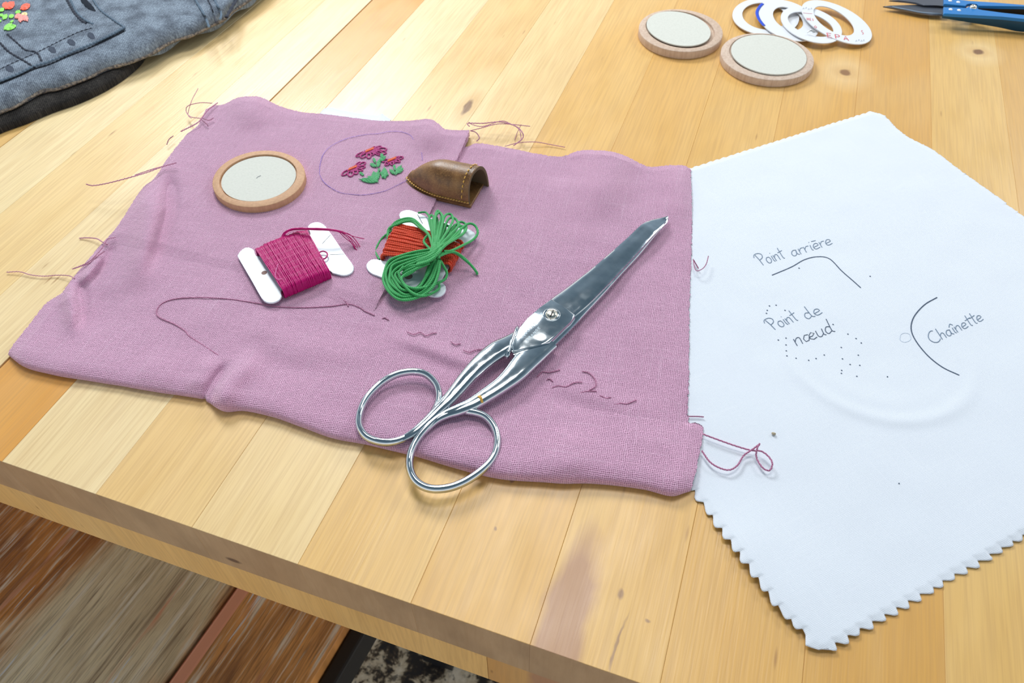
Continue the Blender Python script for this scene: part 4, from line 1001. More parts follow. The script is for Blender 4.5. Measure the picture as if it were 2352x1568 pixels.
# centre line from tip to mouth; mouth plane runs front to back
mouth = (fo_ + bo_) / 2; ax = mouth - tipc; LA = np.linalg.norm(ax); ax /= LA; pn = np.array([-ax[1], ax[0]])
Wd = np.linalg.norm((fo_ - bo_)) / 2
NS, NT_ = 40, 33
def th_surf(off=0.0):
    g = np.zeros((NS, NT_, 3))
    for i, s in enumerate(np.linspace(0.0, 1, NS)):
        w = (Wd) * min(1.0, math.sin(min(s / .62, 1) * math.pi / 2) ** .72 if s > 0 else 0) * (1 + .0 * s)
        hgt = .0152 * (math.sin(min(s / .55 + .02, 1) * math.pi / 2) ** .75) * (1 + .06 * s)
        for j, t in enumerate(np.linspace(0, math.pi, NT_)):
            # t=0 near seam, pi far side; fuller toward the top
            cx_ = math.cos(t); sy = math.sin(t) ** .80
            y = -cx_ * abs(cx_) ** -.25 if abs(cx_) > 1e-6 else 0
            y = -np.sign(cx_) * abs(cx_) ** .85
            # lip near the seam: flat flange
            y2 = y * max(w - off, 1e-5); z = sy * max(hgt - off, 1e-5)
            L_ = LA * s - (.0012 * math.sin(t) if s > .99 else 0) + (s ** 3) * .0015 * y
            xy = tipc + ax * L_ + pn * y2
            g[i, j] = (*xy, TOP + .0030 + z + .0008 * (s < .1))
    return g
outer = th_surf(0)
inner = th_surf(.0016); inner[..., :2] = inner[..., :2]
mb = MB().grid(outer, None, True); mb.build('leather_body', M_LEATHER, thm, True)
i2 = inner[6:]; mb = MB().grid(i2, None)
mb.grid(np.stack([outer[-1], (outer[-1] + inner[-1]) / 2 + np.r_[ax * .0004, 0], inner[-1]]), None, True)
mb.build('inner_lining', M_LEATHIN, thm)['label'] = 'rough cut edge and inside of the leather'
# flat sole, slightly wider than the hood
sole = []
for s in np.linspace(0.0, 1, 24):
    w = Wd * min(1, math.sin(min(s / .6, 1) * math.pi / 2) ** .6 if s > 0 else 0) + .0004; sole.append((tipc + ax * (LA * s * 1.01 - .0008) + pn * -w, tipc + ax * (LA * s - .0008) + pn * w * .98))
outl = [a for a, b in sole] + [b for a, b in sole[::-1]]
v, f = prism(outl, .0027, .0042, .0004, 2); MB().add(v, f).build('leather_sole', M_LEATHER, thm, False)
mb = MB()
for i in range(26):   # stitches along the near seam
    s = .02 + i * .0372; a = []
    for ds in (-.0155, .0155):
        ss = min(max(s + ds, 0.001), 1); w = Wd * min(1, math.sin(min(ss / .6, 1) * math.pi / 2) ** .66) + .0002
        a.append([*(tipc + ax * (LA * ss) - pn * w), TOP + .0052 + (.0004 if ds > 0 else 0)])
    a = np.array([a[0], (np.array(a[0]) + a[1]) / 2 + [0, 0, .0003], a[1]]); mb.tube(a, [.0002, .00042, .0002], 6)
for i in range(11):   # stitches round the mouth
    j = 2 + i * 2; a = outer[-5, j]; b = outer[-5, j + 1]; n_ = (outer[-5, j] - np.array([*(tipc + ax * LA * .9), TOP + .003])); n_ /= np.linalg.norm(n_)
    a = a + n_ * .0002; b = b + n_ * .0002; mb.tube(np.array([a, (a + b) / 2 + n_ * .0003, b + (b - a) * .15]), [.0002, .00036, .0002], 6)
mb.build('seam_stitches', M_GOLD, thm)

# ================================================================== scissors
sci = thing('scissors', 'chrome steel sewing scissors lying closed across the front of the pink cloth', 'scissors', tuple(P(1180, 810, .003)))
def spx(pts, h): return P2(pts, h)
HB = .0050     # blade levels above the table
def blade(left, right, z0, th_mid, name, mat, ridge=.5, n=60, m_=13, sharp=False):
    L = smooth(P2(left, z0 + th_mid * .6), n); R = smooth(P2(right, z0 + th_mid * .4), n)
    s = np.linspace(0, 1, m_); g = L[:, None] * (1 - s)[None, :, None] + R[:, None] * s[None, :, None]
    al = np.linspace(0, 1, n)[:, None]; taper = np.clip(al * 6, .25, 1)
    prof = np.interp(s, [0, .04, .12, .55, .92, 1], [.45, .85, 1.0, .97, .70, .52])[None]
    z = z0 + th_mid * prof * taper
    # slight hollow grind and waviness of the polish
    z = z + .00010 * np.sin(al * 16 + s[None] * 4) * np.sin(math.pi * s)[None]
    top = np.concatenate([g, (TOP + z)[..., None]], -1); bot = top.copy(); bot[..., 2] = TOP + z0
    mb = MB().grid(top, None, False)
    mb.grid(np.stack([top[:, 0], bot[:, 0]]), None, True); mb.grid(np.stack([top[:, -1], bot[:, -1]])); mb.grid(bot, None, True); mb.grid(np.stack([top[-1], bot[-1]]), None, True)
    return mb.build(name, mat, sci, True, fix=True)
ol_ = blade([(1535, 493), (1516, 497), (1492, 504), (1470, 517), (1440, 545), (1400, 580), (1355, 618), (1300, 660), (1268, 683), (1245, 704), (1225, 722)],
      [(1535, 493), (1530, 506), (1508, 533), (1470, 575), (1430, 618), (1390, 660), (1350, 700), (1322, 724), (1300, 742), (1280, 760)], HB + .0015, .0022, 'upper_blade', M_STEEL)
md = ol_.modifiers.new('es', 'EDGE_SPLIT'); md.split_angle = math.radians(40)
lb = blade([(1535, 494), (1528, 500), (1500, 530), (1460, 575), (1420, 620), (1380, 662), (1340, 702), (1300, 732), (1240, 790)],
      [(1535, 496), (1534, 506), (1516, 528), (1470, 585), (1430, 628), (1385, 678), (1340, 726), (1300, 768), (1252, 815)], HB - .0006, .0021, 'lower_blade', M_STEEL)
lb.modifiers.new('es', 'EDGE_SPLIT').split_angle = math.radians(40)
# pivot plate with the stamp
def plate3(pts, z0, z1, name, bev=.0005, n=80, par=sci):
    q = P2(list(pts), z1); v, f = prism(q, z0, z1, bev, 3); o = MB().add(v, f).build(name, M_STEEL, par, True)
    o.modifiers.new('es', 'EDGE_SPLIT').split_angle = math.radians(35); return o
ZP = HB + .0040
pp = plate3([(1266, 684), (1240, 706), (1215, 728), (1197, 744), (1189, 758), (1182, 780), (1175, 800), (1180, 807), (1205, 801), (1241, 791), (1262, 785), (1290, 758), (1312, 737), (1321, 726), (1319, 719), (1292, 702)], HB, ZP, 'pivot_plate', .0008)
# shanks as tapering flattened bars
def shank(cl, name, n=60, flat=.55):
    a = np.array(cl, float); q = smooth(np.c_[P(a[:, 0], a[:, 1], a[:, 3]), a[:, 2] * .00017], n)
    return MB().tube(q[:, :3], q[:, 3], 20, flat).build(name, M_STEEL, sci)
def shank2(cl, name, n=64):
    """centre px, half width px, height above table"""
    a = np.array(cl, float); c = P(a[:, 0], a[:, 1], a[:, 3])
    t = np.gradient(a[:, :2], axis=0); t /= np.linalg.norm(t, axis=1)[:, None]; nr = np.c_[-t[:, 1], t[:, 0]]
    e1_ = P(a[:, 0] + nr[:, 0] * a[:, 2], a[:, 1] + nr[:, 1] * a[:, 2], a[:, 3]); e2_ = P(a[:, 0] - nr[:, 0] * a[:, 2], a[:, 1] - nr[:, 1] * a[:, 2], a[:, 3])
    w = np.linalg.norm(e1_ - e2_, axis=1) / 2
    q = smooth(np.c_[(e1_ + e2_) / 2, w, a[:, 4]], n)
    mb = MB(); r = q[:, 3]; k = n
    p = q[:, :3]; tt = np.gradient(p, axis=0); tt /= np.linalg.norm(tt, axis=1)[:, None]
    side = np.cross(tt, [0, 0, 1.0]); side /= np.linalg.norm(side, axis=1)[:, None]; nn = np.cross(side, tt)
    th = np.linspace(0, 2 * np.pi, 25); cs = np.sign(np.cos(th)) * np.abs(np.cos(th)) ** .8; sn = np.sign(np.sin(th)) * np.abs(np.sin(th)) ** .8
    g = p[:, None] + (r[:, None] * cs[None])[..., None] * side[:, None] + (q[:, 4][:, None] * sn[None])[..., None] * nn[:, None]
    mb.grid(g); mb.add(g[0, :-1], [tuple(range(24))]); mb.add(g[-1, :-1], [tuple(range(24))[::-1]])
    return mb.build(name, M_STEEL, sci)
shank2([(1188, 772, 12, HB + .0019, .0017), (1168, 790, 19, HB + .0020, .0019), (1140, 806, 21, HB + .0021, .0021), (1110, 830, 20, HB + .0022, .0022), (1080, 860, 18, HB + .0022, .0022), (1050, 896, 16, HB + .0021, .0021), (1024, 926, 13, HB + .0019, .0020), (1003, 946, 11, HB + .0017, .0018), (981, 967, 9.5, HB + .0016, .0016), (952, 992, 8.5, HB + .0015, .0013), (924, 1008, 6, HB + .0013, .0008)], 'left_shank')
shank2([(1262, 784, 20, HB + .0014, .0015), (1232, 806, 25, HB + .0016, .0018), (1205, 832, 26, HB + .0018, .0020), (1182, 858, 23, HB + .0020, .0021), (1152, 884, 18, HB + .0021, .0021), (1120, 906, 16, HB + .0021, .0021), (1085, 928, 14, HB + .002, .0020), (1052, 942, 12, HB + .0018, .0018), (1027, 951, 10, HB + .0014, .0016), (1002, 964, 9, HB + .0012, .0015), (977, 987, 8, HB + .0010, .0013), (960, 1008, 6, HB + .0008, .0008)], 'right_shank')
# raised lines where the shanks meet the plate
MB().tube(smooth(np.array([P(1189, 752, ZP - .0022), P(1186, 758, ZP - .0010), P(1177, 784, ZP - .0006), P(1167, 812, ZP - .0011), P(1165, 820, ZP - .0025)]), 20), .0009, 12).build('left_bead', M_STEEL, sci)
MB().tube(smooth(np.array([P(1176, 808, ZP - .0012), P(1205, 799, ZP - .0006), P(1236, 791, ZP - .0012)]), 20), [.0006] * 20, 10).build('right_bead', M_STEEL, sci)
MB().tube(smooth(np.array([P(1180, 816, ZP - .0016), P(1208, 806, ZP - .0010), P(1238, 799, ZP - .0017)]), 20), [.0006] * 20, 10).build('right_bead', M_STEEL, sci)
def ring(pts, hs, r, name, flat=1.15):
    a = np.array(list(pts) + [pts[0]], float); hh = np.array(list(hs) + [hs[0]])
    p = P(a[:, 0], a[:, 1], hh); p = np.vstack([p[-3:-1], p, p[1:3]]); q = smooth(p, 150)
    # keep one turn
    d = np.linalg.norm(q - p[2], axis=1); i0 = int(np.argmin(d[:60])); i1 = 90 + int(np.argmin(d[90:])); q = q[i0:i1 + 1]; q[-1] = q[0]
    q = np.vstack([q, q[1:2]])
    return MB().tube(q, r, 16, flat, cap=False).build(name, M_STEEL, sci)
kR = 1996 / 420
R1 = crop([(990, 400), (960, 300), (880, 210), (780, 165), (650, 162), (500, 200), (340, 300), (200, 450), (130, 600), (118, 740), (180, 850), (290, 910), (430, 930), (580, 900), (720, 820), (860, 690), (950, 570), (985, 480)], 800, 820, kR)
H1 = [HB + .0016] * 6 + [HB + .0010] * 5 + [HB + .0006] * 4 + [HB + .0012] * 3
ring(R1, H1, .00148, 'finger_ring')
R2 = crop([(1080, 620), (960, 680), (840, 790), (740, 920), (680, 1060), (670, 1200), (720, 1330), (820, 1410), (950, 1440), (1120, 1420), (1290, 1350), (1450, 1240), (1560, 1130), (1615, 1010), (1625, 870), (1580, 740), (1480, 640), (1350, 600), (1200, 590)], 800, 820, kR)
ring(R2, [HB + .0012] * 3 + [HB + .0006] * 4 + [HB + .0002] * 4 + [HB + .0006] * 4 + [HB + .0012] * 4, .00152, 'finger_ring')
# screw
sc_ = P(1267, 720, ZP + .0005)
prof = [(0.0, .0011), (.0010, .00105), (.0019, .0008), (.0025, .0004), (.0027, .0), (.0027, -.0006)]
th = np.linspace(0, 2 * np.pi, 33)
g = np.array([[(sc_[0] + max(r, 1e-6) * math.cos(t), sc_[1] + max(r, 1e-6) * math.sin(t), TOP + ZP + z) for t in th] for r, z in prof])
scr = MB().grid(g, None, False).build('screw', M_SCREW, sci, fix=True)
a, b = P(1259, 727, ZP + .0010), P(1277, 713, ZP + .0010)
MB().tube(np.array([P(1262.5, 728, ZP + .0011), P(1267, 720, ZP + .0016), P(1271, 712, ZP + .0011)]), .00022, 6).build('slot', M_BLACK, scr)
g = np.array([[(sc_[0] + r * math.cos(t), sc_[1] + r * math.sin(t), TOP + ZP + z) for t in th] for r, z in ((.0029, .0001), (.0034, .00022), (.0038, .0001), (.0039, -.0002))])
MB().grid(g, None, True).build('screw_collar', M_STEEL, sci)
# stamped letters on the plate
ST = {'N': [[(0, 0), (0, 1)], [(0, 1), (.7, 0)], [(.7, 0), (.7, 1)]], 'O': [[(.35, 0), (.03, .3), (.03, .7), (.35, 1), (.67, .7), (.67, .3), (.35, 0)]], 'G': [[(.65, .85), (.35, 1), (.05, .7), (.05, .3), (.35, 0), (.65, .2), (.65, .5), (.4, .5)]],
      'E': [[(.65, 0), (0, 0), (0, 1), (.65, 1)], [(0, .5), (.5, .5)]], 'T': [[(.35, 0), (.35, 1)], [(0, 1), (.7, 1)]], 'F': [[(0, 0), (0, 1), (.65, 1)], [(0, .5), (.5, .5)]], 'R': [[(0, 0), (0, 1), (.5, 1), (.6, .75), (.5, .5), (0, .5)], [(.3, .5), (.65, 0)]],
      'A': [[(0, 0), (.35, 1), (.7, 0)], [(.15, .35), (.55, .35)]], 'C': [[(.65, .85), (.35, 1), (.05, .7), (.05, .3), (.35, 0), (.65, .15)]], 'P': [[(0, 0), (0, 1), (.5, 1), (.65, .75), (.5, .5), (0, .5)]], 'S': [[(.6, .85), (.35, 1), (.1, .8), (.2, .55), (.5, .45), (.6, .2), (.35, 0), (.05, .15)]], 'I': [[(.2, 0), (.2, 1)]], 'H': [[(0, 0), (0, 1)], [(.65, 0), (.65, 1)], [(0, .5), (.65, .5)]]}
def stamp(mb, text, p0, p1, size, h, r, up=None):
    a = np.array(p0, float); b = np.array(p1, float); d = b - a; k = np.linalg.norm(d) / len(text); ex = d / np.linalg.norm(d); ey = np.array([ex[1], -ex[0]]) if up is None else np.array(up)
    for i, c in enumerate(text):
        for s in ST[c]:
            q = np.array(s); px = a + ((i + q[:, 0] * .85) * k)[:, None] * ex + (q[:, 1] * size)[:, None] * ey
            mb.tube(P(px[:, 0], px[:, 1], h), r, 4, .4)
mb = MB(); M_ST = plain('stamped_letter', srgb(216, 230, 238), .5)
stamp(mb, 'NOGENT', (1203, 774), (1234, 741), 5.2, ZP + .00010, .00012); stamp(mb, 'FRANCE', (1212, 783), (1243, 751), 5.0, ZP + .00010, .00012)
mb.build('stamped_letters', M_ST, sci)
q = [P(1101 + dx, 911 + dy, HB + hh) for dx, dy, hh in ((-6, -2, .0036), (0, 0, .0044), (3, 4, .0044), (5, 12, .0036), (6, 17, .002))]
mb = MB(); mb.tube(smooth(np.array(q), 20), .0003, 5); mb.tube(smooth(np.array(q) + [.0004, .0002, .0001], 20), .00025, 5)
mb.tube(np.array([P(1098, 912, HB + .0043), P(1104, 908, HB + .0046), P(1107, 914, HB + .0045)]), .0002, 5)
mb.build('orange_thread_wrap', M_GOLD, sci)['label'] = 'wisp of orange thread around the right shank'

# ================================================================== paper rings
kr = 6.533
def paper_ring(label, outer_, hole, hs, k, ox, oy, extra=None, thk=.0006):
    """hs = (height at left, height at right) above the table"""
    hm = sum(hs) / 2
    c, ab, V = fit_ellipse(P2(crop(outer_, ox, oy, k), hm)); ci, abi, Vi = fit_ellipse(P2(crop(hole, ox, oy, k), hm))
    th = np.linspace(0, 2 * np.pi, 81); d = np.stack([np.cos(th), np.sin(th)], 1)
    def rad(c_, ab_, V_, c0):
        # circle-like outline as seen from c0
        e_ = c_ + (np.stack([ab_[0] * np.cos(th), ab_[1] * np.sin(th)], 1)) @ V_.T; an = np.unwrap(np.arctan2(e_[:, 1] - c0[1], e_[:, 0] - c0[0]))
        if an[-1] < an[0]: an = an[::-1]; e_ = e_[::-1]
        tgt = th; s_ = e_[:-1]; a_ = an[:-1] % (2 * np.pi); o_ = np.argsort(a_); a_ = a_[o_]; s_ = s_[o_]
        aa = np.r_[a_ - 2 * np.pi, a_, a_ + 2 * np.pi]; ss = np.vstack([s_, s_, s_])
        return np.stack([np.interp(th, aa, ss[:, 0]), np.interp(th, aa, ss[:, 1])], 1)
    o_ = rad(c, ab, V, ci); i_ = rad(ci, abi, Vi, ci)
    x0, x1 = o_[:, 0].min(), o_[:, 0].max()
    Z = lambda q, dz: np.c_[q, TOP + hs[0] + (hs[1] - hs[0]) * (q[:, 0] - x0) / (x1 - x0) + dz]
    t = thing('paper_ring', label, 'ring', (ci[0], ci[1], TOP + min(hs)), 'white paper rings')
    mb = MB(); mb.grid(np.stack([Z(o_, -thk), Z(o_, 0), Z(i_, 0), Z(i_, -thk), Z(o_, -thk)]), None, False)
    ob = mb.build('ring_body', M_CARDW, t, True, fix=True); ob.modifiers.new('es', 'EDGE_SPLIT').split_angle = math.radians(40)
    return t, (lambda q: Z(q, .00012)), o_, i_
r1, z1_, o1, i1 = paper_ring('leftmost white ring of the overlapping paper rings', [(130, 200), (170, 120), (300, 40), (480, 5), (700, -20), (900, 0), (1060, 120), (1100, 330), (1000, 480), (760, 525), (500, 505), (300, 420), (180, 320)], [(282, 190), (350, 110), (520, 60), (720, 55), (880, 120), (930, 260), (880, 400), (740, 440), (560, 430), (400, 360), (310, 280)], (.0022, .0016), kr, 1660, 0)
mb = MB(); q = smooth(i1[18:60], 40); 
r2, z2_, o2, i2_ = paper_ring('white paper ring with a blue arc printed on its left rim', [(495, 200), (530, 110), (620, 50), (780, 22), (950, 25), (1130, 50), (1260, 110), (1350, 250), (1400, 420), (1350, 590), (1200, 625), (1000, 590), (800, 500), (630, 390), (530, 290)], [(742, 200), (770, 150), (860, 118), (980, 120), (1100, 160), (1180, 260), (1190, 380), (1120, 450), (1000, 450), (880, 390), (790, 300)], (.0036, .0026), kr, 1660, 0)
pb = crop([(600, 55), (560, 95), (525, 150), (515, 205), (540, 280), (580, 340), (620, 385)], 1660, 0, kr)
q = smooth(P2(pb, .0037), 30); hq = .0034
MB().tube(np.c_[q, np.full(30, TOP + .0038)], .0011, 6, .15).build('blue_arc', M_BLUEP, r2)
r3, z3_, o3, i3 = paper_ring('smaller cream-white ring between the blue-marked ring and the lettered ring', [(860, 250), (890, 180), (980, 125), (1120, 108), (1300, 120), (1480, 160), (1650, 250), (1760, 370), (1790, 480), (1720, 580), (1550, 635), (1350, 635), (1180, 580), (1000, 450), (890, 330)], [(970, 270), (1000, 215), (1100, 185), (1250, 195), (1420, 230), (1560, 310), (1660, 410), (1650, 490), (1500, 540), (1300, 530), (1150, 460), (1030, 370)], (.0046, .0036), kr, 1660, 0)
r4, z4_, o4, i4 = paper_ring('rightmost white ring, printed with red letters, tilted on the others', [(1140, 170), (1180, 110), (1270, 65), (1400, 40), (1600, 45), (1800, 90), (2000, 190), (2150, 310), (2225, 420), (2230, 530), (2150, 610), (2000, 650), (1800, 625), (1600, 545), (1400, 430), (1250, 310), (1170, 230)], [(1345, 190), (1390, 130), (1480, 110), (1620, 130), (1780, 200), (1900, 290), (1970, 390), (1975, 460), (1900, 510), (1780, 515), (1640, 480), (1500, 390), (1400, 290)], (.0058, .0024), kr, 1660, 0)
mb = MB()
def on4(px):
    q = P2(px, .0042); return z4_(q)
for w, p0, p1, sz in (('EPA', (1575, 560), (1950, 600), 60), ('HEI', (1262, 330), (1385, 338), 34), ('O', (1375, 440), (1430, 440), 34), ('S', (2100, 490), (2150, 475), 60)):
    a = np.array([1660 + p0[0] / kr, p0[1] / kr]); b = np.array([1660 + p1[0] / kr, p1[1] / kr]); d = b - a; k_ = np.linalg.norm(d) / len(w); ex = d / np.linalg.norm(d)
    for i, c in enumerate(w):
        for s in ST[c]:
            qq = np.array(s); px = a + ((i + qq[:, 0] * .8) * k_)[:, None] * ex + (qq[:, 1] * sz / kr)[:, None] * np.array([-.25, -1])
            mb.tube(on4(px), .00030 if w == 'EPA' else .00018, 4, .3)
px = np.array([(1660 + 1195 / kr, 228 / kr), (1660 + 1335 / kr, 230 / kr)]); mb.tube(on4(px), .00018, 4, .3)
mb.build('red_lettering', M_RED, r4)
mb = MB()
for x, y in ((1200, 160), (1240, 150), (1280, 165), (1320, 155), (2010, 590), (2050, 575), (2090, 585), (2125, 575)):
    px = np.array([(1660 + (x - 10) / kr, (y + 14) / kr), (1660 + (x + 4) / kr, (y - 12) / kr), (1660 + (x + 14) / kr, (y + 12) / kr)]); mb.tube(on4(px), .00012, 4, .3)
mb.build('grey_print', plain('grey_print', srgb(160, 172, 180), .8), r4)['kind'] = 'stuff'
sp_ = P(1660 + 1350 / kr, 480 / kr, .0052)
mb = MB()
mb.tube(np.array([P(1853, 76, .005), P(1861, 70, .0066), P(1872, 72, .0058)]), [.0001, .0005, .0003], 6); mb.tube(np.array([P(1862, 68, .0058), P(1868, 74, .0062), P(1876, 74, .0052)]), [.0002, .0004, .0001], 6)
o = mb.build('metal_scrap', NT('thin_foil', .3, 1.0).col((.6, .6, .58)).m); rebase(o, sp_); tag(o, 'tiny shiny scrap on the smaller white ring', 'scrap')

# ================================================================== blue thread snips
kz = 2352 / 342
cz = lambda pts: crop(pts, 2010, 0, kz)
sn = thing('thread_snips', 'blue handled thread snips with dark pointed blades, at the far right corner', 'snips', tuple(P(2200, 25, 0)))
def snblade(pts, h, name, mat=M_DSTEEL, thk=.0011, bev=.0004):
    v, f = prism(P2(cz(pts), h), h - thk, h, bev, 2); return MB().add(v, f).build(name, mat, sn, False)
snblade([(125, 95), (250, 88), (420, 82), (600, 78), (760, 72), (960, 66), (1100, 80), (1100, 240), (900, 232), (700, 205), (500, 165), (300, 125)], .0030, 'near_blade')
snblade([(220, 3), (420, -10), (650, -40), (900, -70), (1100, -90), (1100, 95), (980, 85), (780, 78), (640, 38), (450, 14)], .0042, 'far_blade')
mb = MB(); mb.tube(smooth(P(*np.array(cz([(270, 104), (500, 148), (750, 195), (1050, 216)])).T, .0031), 20), .0006, 5, .3); mb.build('ground_edge', plain('ground_steel', srgb(150, 168, 186), .35, .8), sn)
HS_ = .010
snblade([(1090, -40), (1090, 60), (1430, 92), (1450, 60), (1500, 50), (1600, 60), (1640, 90), (2000, 95), (2352, 100), (2700, 115), (2700, 70), (2352, 82), (1900, 40), (1500, 20)], HS_, 'far_arm', M_BLUE, .002, .0004)
snblade([(1085, 105), (1085, 215), (1300, 225), (1600, 240), (2000, 262), (2352, 298), (2700, 330), (2700, 275), (2352, 238), (2000, 200), (1700, 165), (1620, 150), (1600, 90), (1470, 100), (1440, 135), (1300, 120)], HS_, 'near_arm', M_BLUE, .002, .0006)
# side wall of the near arm down towards the table
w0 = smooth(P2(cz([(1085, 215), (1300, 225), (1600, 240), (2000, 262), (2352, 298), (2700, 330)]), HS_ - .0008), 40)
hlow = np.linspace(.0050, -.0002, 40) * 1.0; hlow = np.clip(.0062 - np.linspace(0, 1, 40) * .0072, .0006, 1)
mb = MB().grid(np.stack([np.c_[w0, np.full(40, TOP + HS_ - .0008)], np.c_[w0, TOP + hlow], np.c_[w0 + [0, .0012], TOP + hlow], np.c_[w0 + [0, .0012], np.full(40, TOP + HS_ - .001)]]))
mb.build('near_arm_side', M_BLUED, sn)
w1 = smooth(P2(cz([(1640, 95), (2000, 95), (2352, 100), (2700, 115)]), HS_ - .001), 30)
MB().grid(np.stack([np.c_[w1, np.full(30, TOP + HS_ - .001)], np.c_[w1, np.full(30, TOP + .0010)], np.c_[w1 + [0, .001], np.full(30, TOP + .0010)], np.c_[w1 + [0, .001], np.full(30, TOP + HS_ - .001)]])).build('far_arm_side', M_BLACK, sn)  # inner wall coloured black for the shade in the slot
v, f = prism(P2(cz([(1100, 60), (1100, 105), (1440, 130), (1450, 90)]), HS_ - .002), HS_ - .004, HS_ - .002, 0); MB().add(v, f).build('slot_gap_dark', M_BLACK, sn, False)  # black sheet painting the dark slot gap between the arms
for x, y in ((1185, 12), (1312, 35), (1192, 150), (1325, 163)):
    c = P(2010 + x / kz, y / kz, HS_); g = np.array([[(c[0] + max(r, 1e-6) * math.cos(t), c[1] + max(r, 1e-6) * math.sin(t), TOP + HS_ + z) for t in th] for r, z in ((0, .0006), (.0008, .0005), (.0012, .0002), (.0013, -.0002))])
    MB().grid(g).build('rivet', plain('white_rivet', (.9, .9, .9), .3), sn, fix=True)
c = P(2010 + 1550 / kz, 115 / kz, HS_); g = np.array([[(c[0] + max(r, 1e-6) * math.cos(t), c[1] + max(r, 1e-6) * math.sin(t), TOP + HS_ + z) for t in th] for r, z in ((0, .0004), (.0007, .0004), (.0009, .0012), (.0016, .0011), (.0021, .0005), (.0023, -.0004))])
MB().grid(g).build('pivot_screw', M_SCREW, sn, fix=True)

# ================================================================== jeans
je = thing('denim_jeans', 'folded grey-blue denim jeans with stitched back pocket, in the far left corner', 'jeans', tuple(P(150, 60, 0)))
JH = .016
NJ, MJ = 240, 160
bot_px = [(-240, 355), (-120, 305), (0, 258), (35, 245), (80, 218), (105, 208), (130, 205), (165, 193), (205, 178), (240, 160), (300, 143), (345, 125), (372, 108), (405, 92), (440, 82), (480, 62), (512, 45), (540, 22), (575, -2), (620, -40), (680, -80)]
bl = smooth(P2(bot_px, .008), NJ)
top_px = smooth(np.array([(-.66, .56), (-.56, .72), (-.42, .74), P2([(680, -80)], .008)[0] + [.01, .10]]), NJ)
def jh(X, Y): return 0.0155 + .0010 * hnoise(X, Y, 50, 21) + .0004 * hnoise(X, Y, 170, 22)
s = np.linspace(0, 1, MJ)[:, None, None]; s = s ** 1.6
G = bl[None] * (1 - s) + top_px[None] * s
H = jh(G[..., 0], G[..., 1])
dist = np.linalg.norm(G - bl[None], axis=-1)
Hroll = .0088 + (H - .0088) * np.sqrt(np.clip(1 - (1 - np.clip(dist / .016, 0, 1)) ** 2, 0, 1))
g = np.concatenate([G, (TOP + Hroll)[..., None]], -1)
# sightline: outline measured at .008, body keeps its plan
under = []
for t in (1, 2, 3):
    r_ = g[0].copy(); r_[:, :2] += (bl - bl) ; r_[:, 2] = TOP + .0088 - .0010 * t * (1.3 + .5 * np.sin(np.arange(NJ) * .21)); r_[:, 1] += .0006 * t * t; under.append(r_)
g = np.concatenate([np.stack(under[::-1]), g], 0)
ej = np.array([.93, .36]); ej2 = np.array([-.36, .93]); uvj = np.stack([g[..., :2] @ ej, g[..., :2] @ ej2], -1)
MB().grid(g, uvj, True).build('upper_leg_panel', M_DENIM, je)
def on_j(pts, n=None, dz=.0003, h0=None):
    h0 = JH if h0 is None else h0
    q = P2(pts, h0)
    if n: q = smooth(q, n)
    for _ in range(1):
        d = np.min(np.linalg.norm(q[:, None] - bl[None], axis=-1), axis=1); Hh = jh(q[:, 0], q[:, 1])
        z = .0088 + (Hh - .0088) * np.sqrt(np.clip(1 - (1 - np.clip(d / .016, 0, 1)) ** 2, 0, 1)) + dz
        b_ = q / (1 - h0 / HC); q2 = lift(b_, z)
        d = np.min(np.linalg.norm(q2[:, None, :2] - bl[None], axis=-1), axis=1); Hh = jh(q2[:, 0], q2[:, 1])
        z = .0088 + (Hh - .0088) * np.sqrt(np.clip(1 - (1 - np.clip(d / .016, 0, 1)) ** 2, 0, 1)) + dz; q2 = lift(b_, z)
    return q2
# hem of the cut edge: tan selvage
e_ = g[3]; _r = .0009 * (1 + .5 * np.abs(hnoise(e_[:, 0], e_[:, 1], 260, 31)))
NE = NT('frayed_denim_edge', .95); NE.col(NE.mix(NE.ramp(NE.noise(NE.obj(), 700, 3), [(0.4, 0.0), (0.6, 1.0)]), srgb(84, 80, 80), srgb(146, 134, 120)))
MB().tube(e_ + [0, .0003, -.0008], _r, 7).build('raw_edge', NE.m, je)
# the darker lower leg beneath
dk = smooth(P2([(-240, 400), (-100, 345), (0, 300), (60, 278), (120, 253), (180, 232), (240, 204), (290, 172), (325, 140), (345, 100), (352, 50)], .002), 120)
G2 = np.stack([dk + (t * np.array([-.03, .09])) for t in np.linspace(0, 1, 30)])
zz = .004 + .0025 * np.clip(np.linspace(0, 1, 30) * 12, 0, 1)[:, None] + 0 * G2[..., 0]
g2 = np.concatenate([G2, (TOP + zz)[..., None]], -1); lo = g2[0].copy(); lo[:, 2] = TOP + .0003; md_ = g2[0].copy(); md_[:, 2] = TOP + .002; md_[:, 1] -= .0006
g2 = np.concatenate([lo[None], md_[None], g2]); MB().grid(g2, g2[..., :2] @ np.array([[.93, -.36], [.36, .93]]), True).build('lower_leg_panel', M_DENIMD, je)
# pocket patch
kj = 2352 / 330
pcor = crop([(-60, 1370), (300, 1230), (540, 1110), (800, 1030), (1150, 880), (1500, 740), (1800, 600), (2060, 470)], 0, 0, kj)
pside = crop([(2060, 470), (1850, 330), (1640, 170), (1500, -40), (1350, -300)], 0, 0, kj)
A_ = smooth(P2(pcor, JH), 80); B_ = smooth(P2(pside, JH), 60)
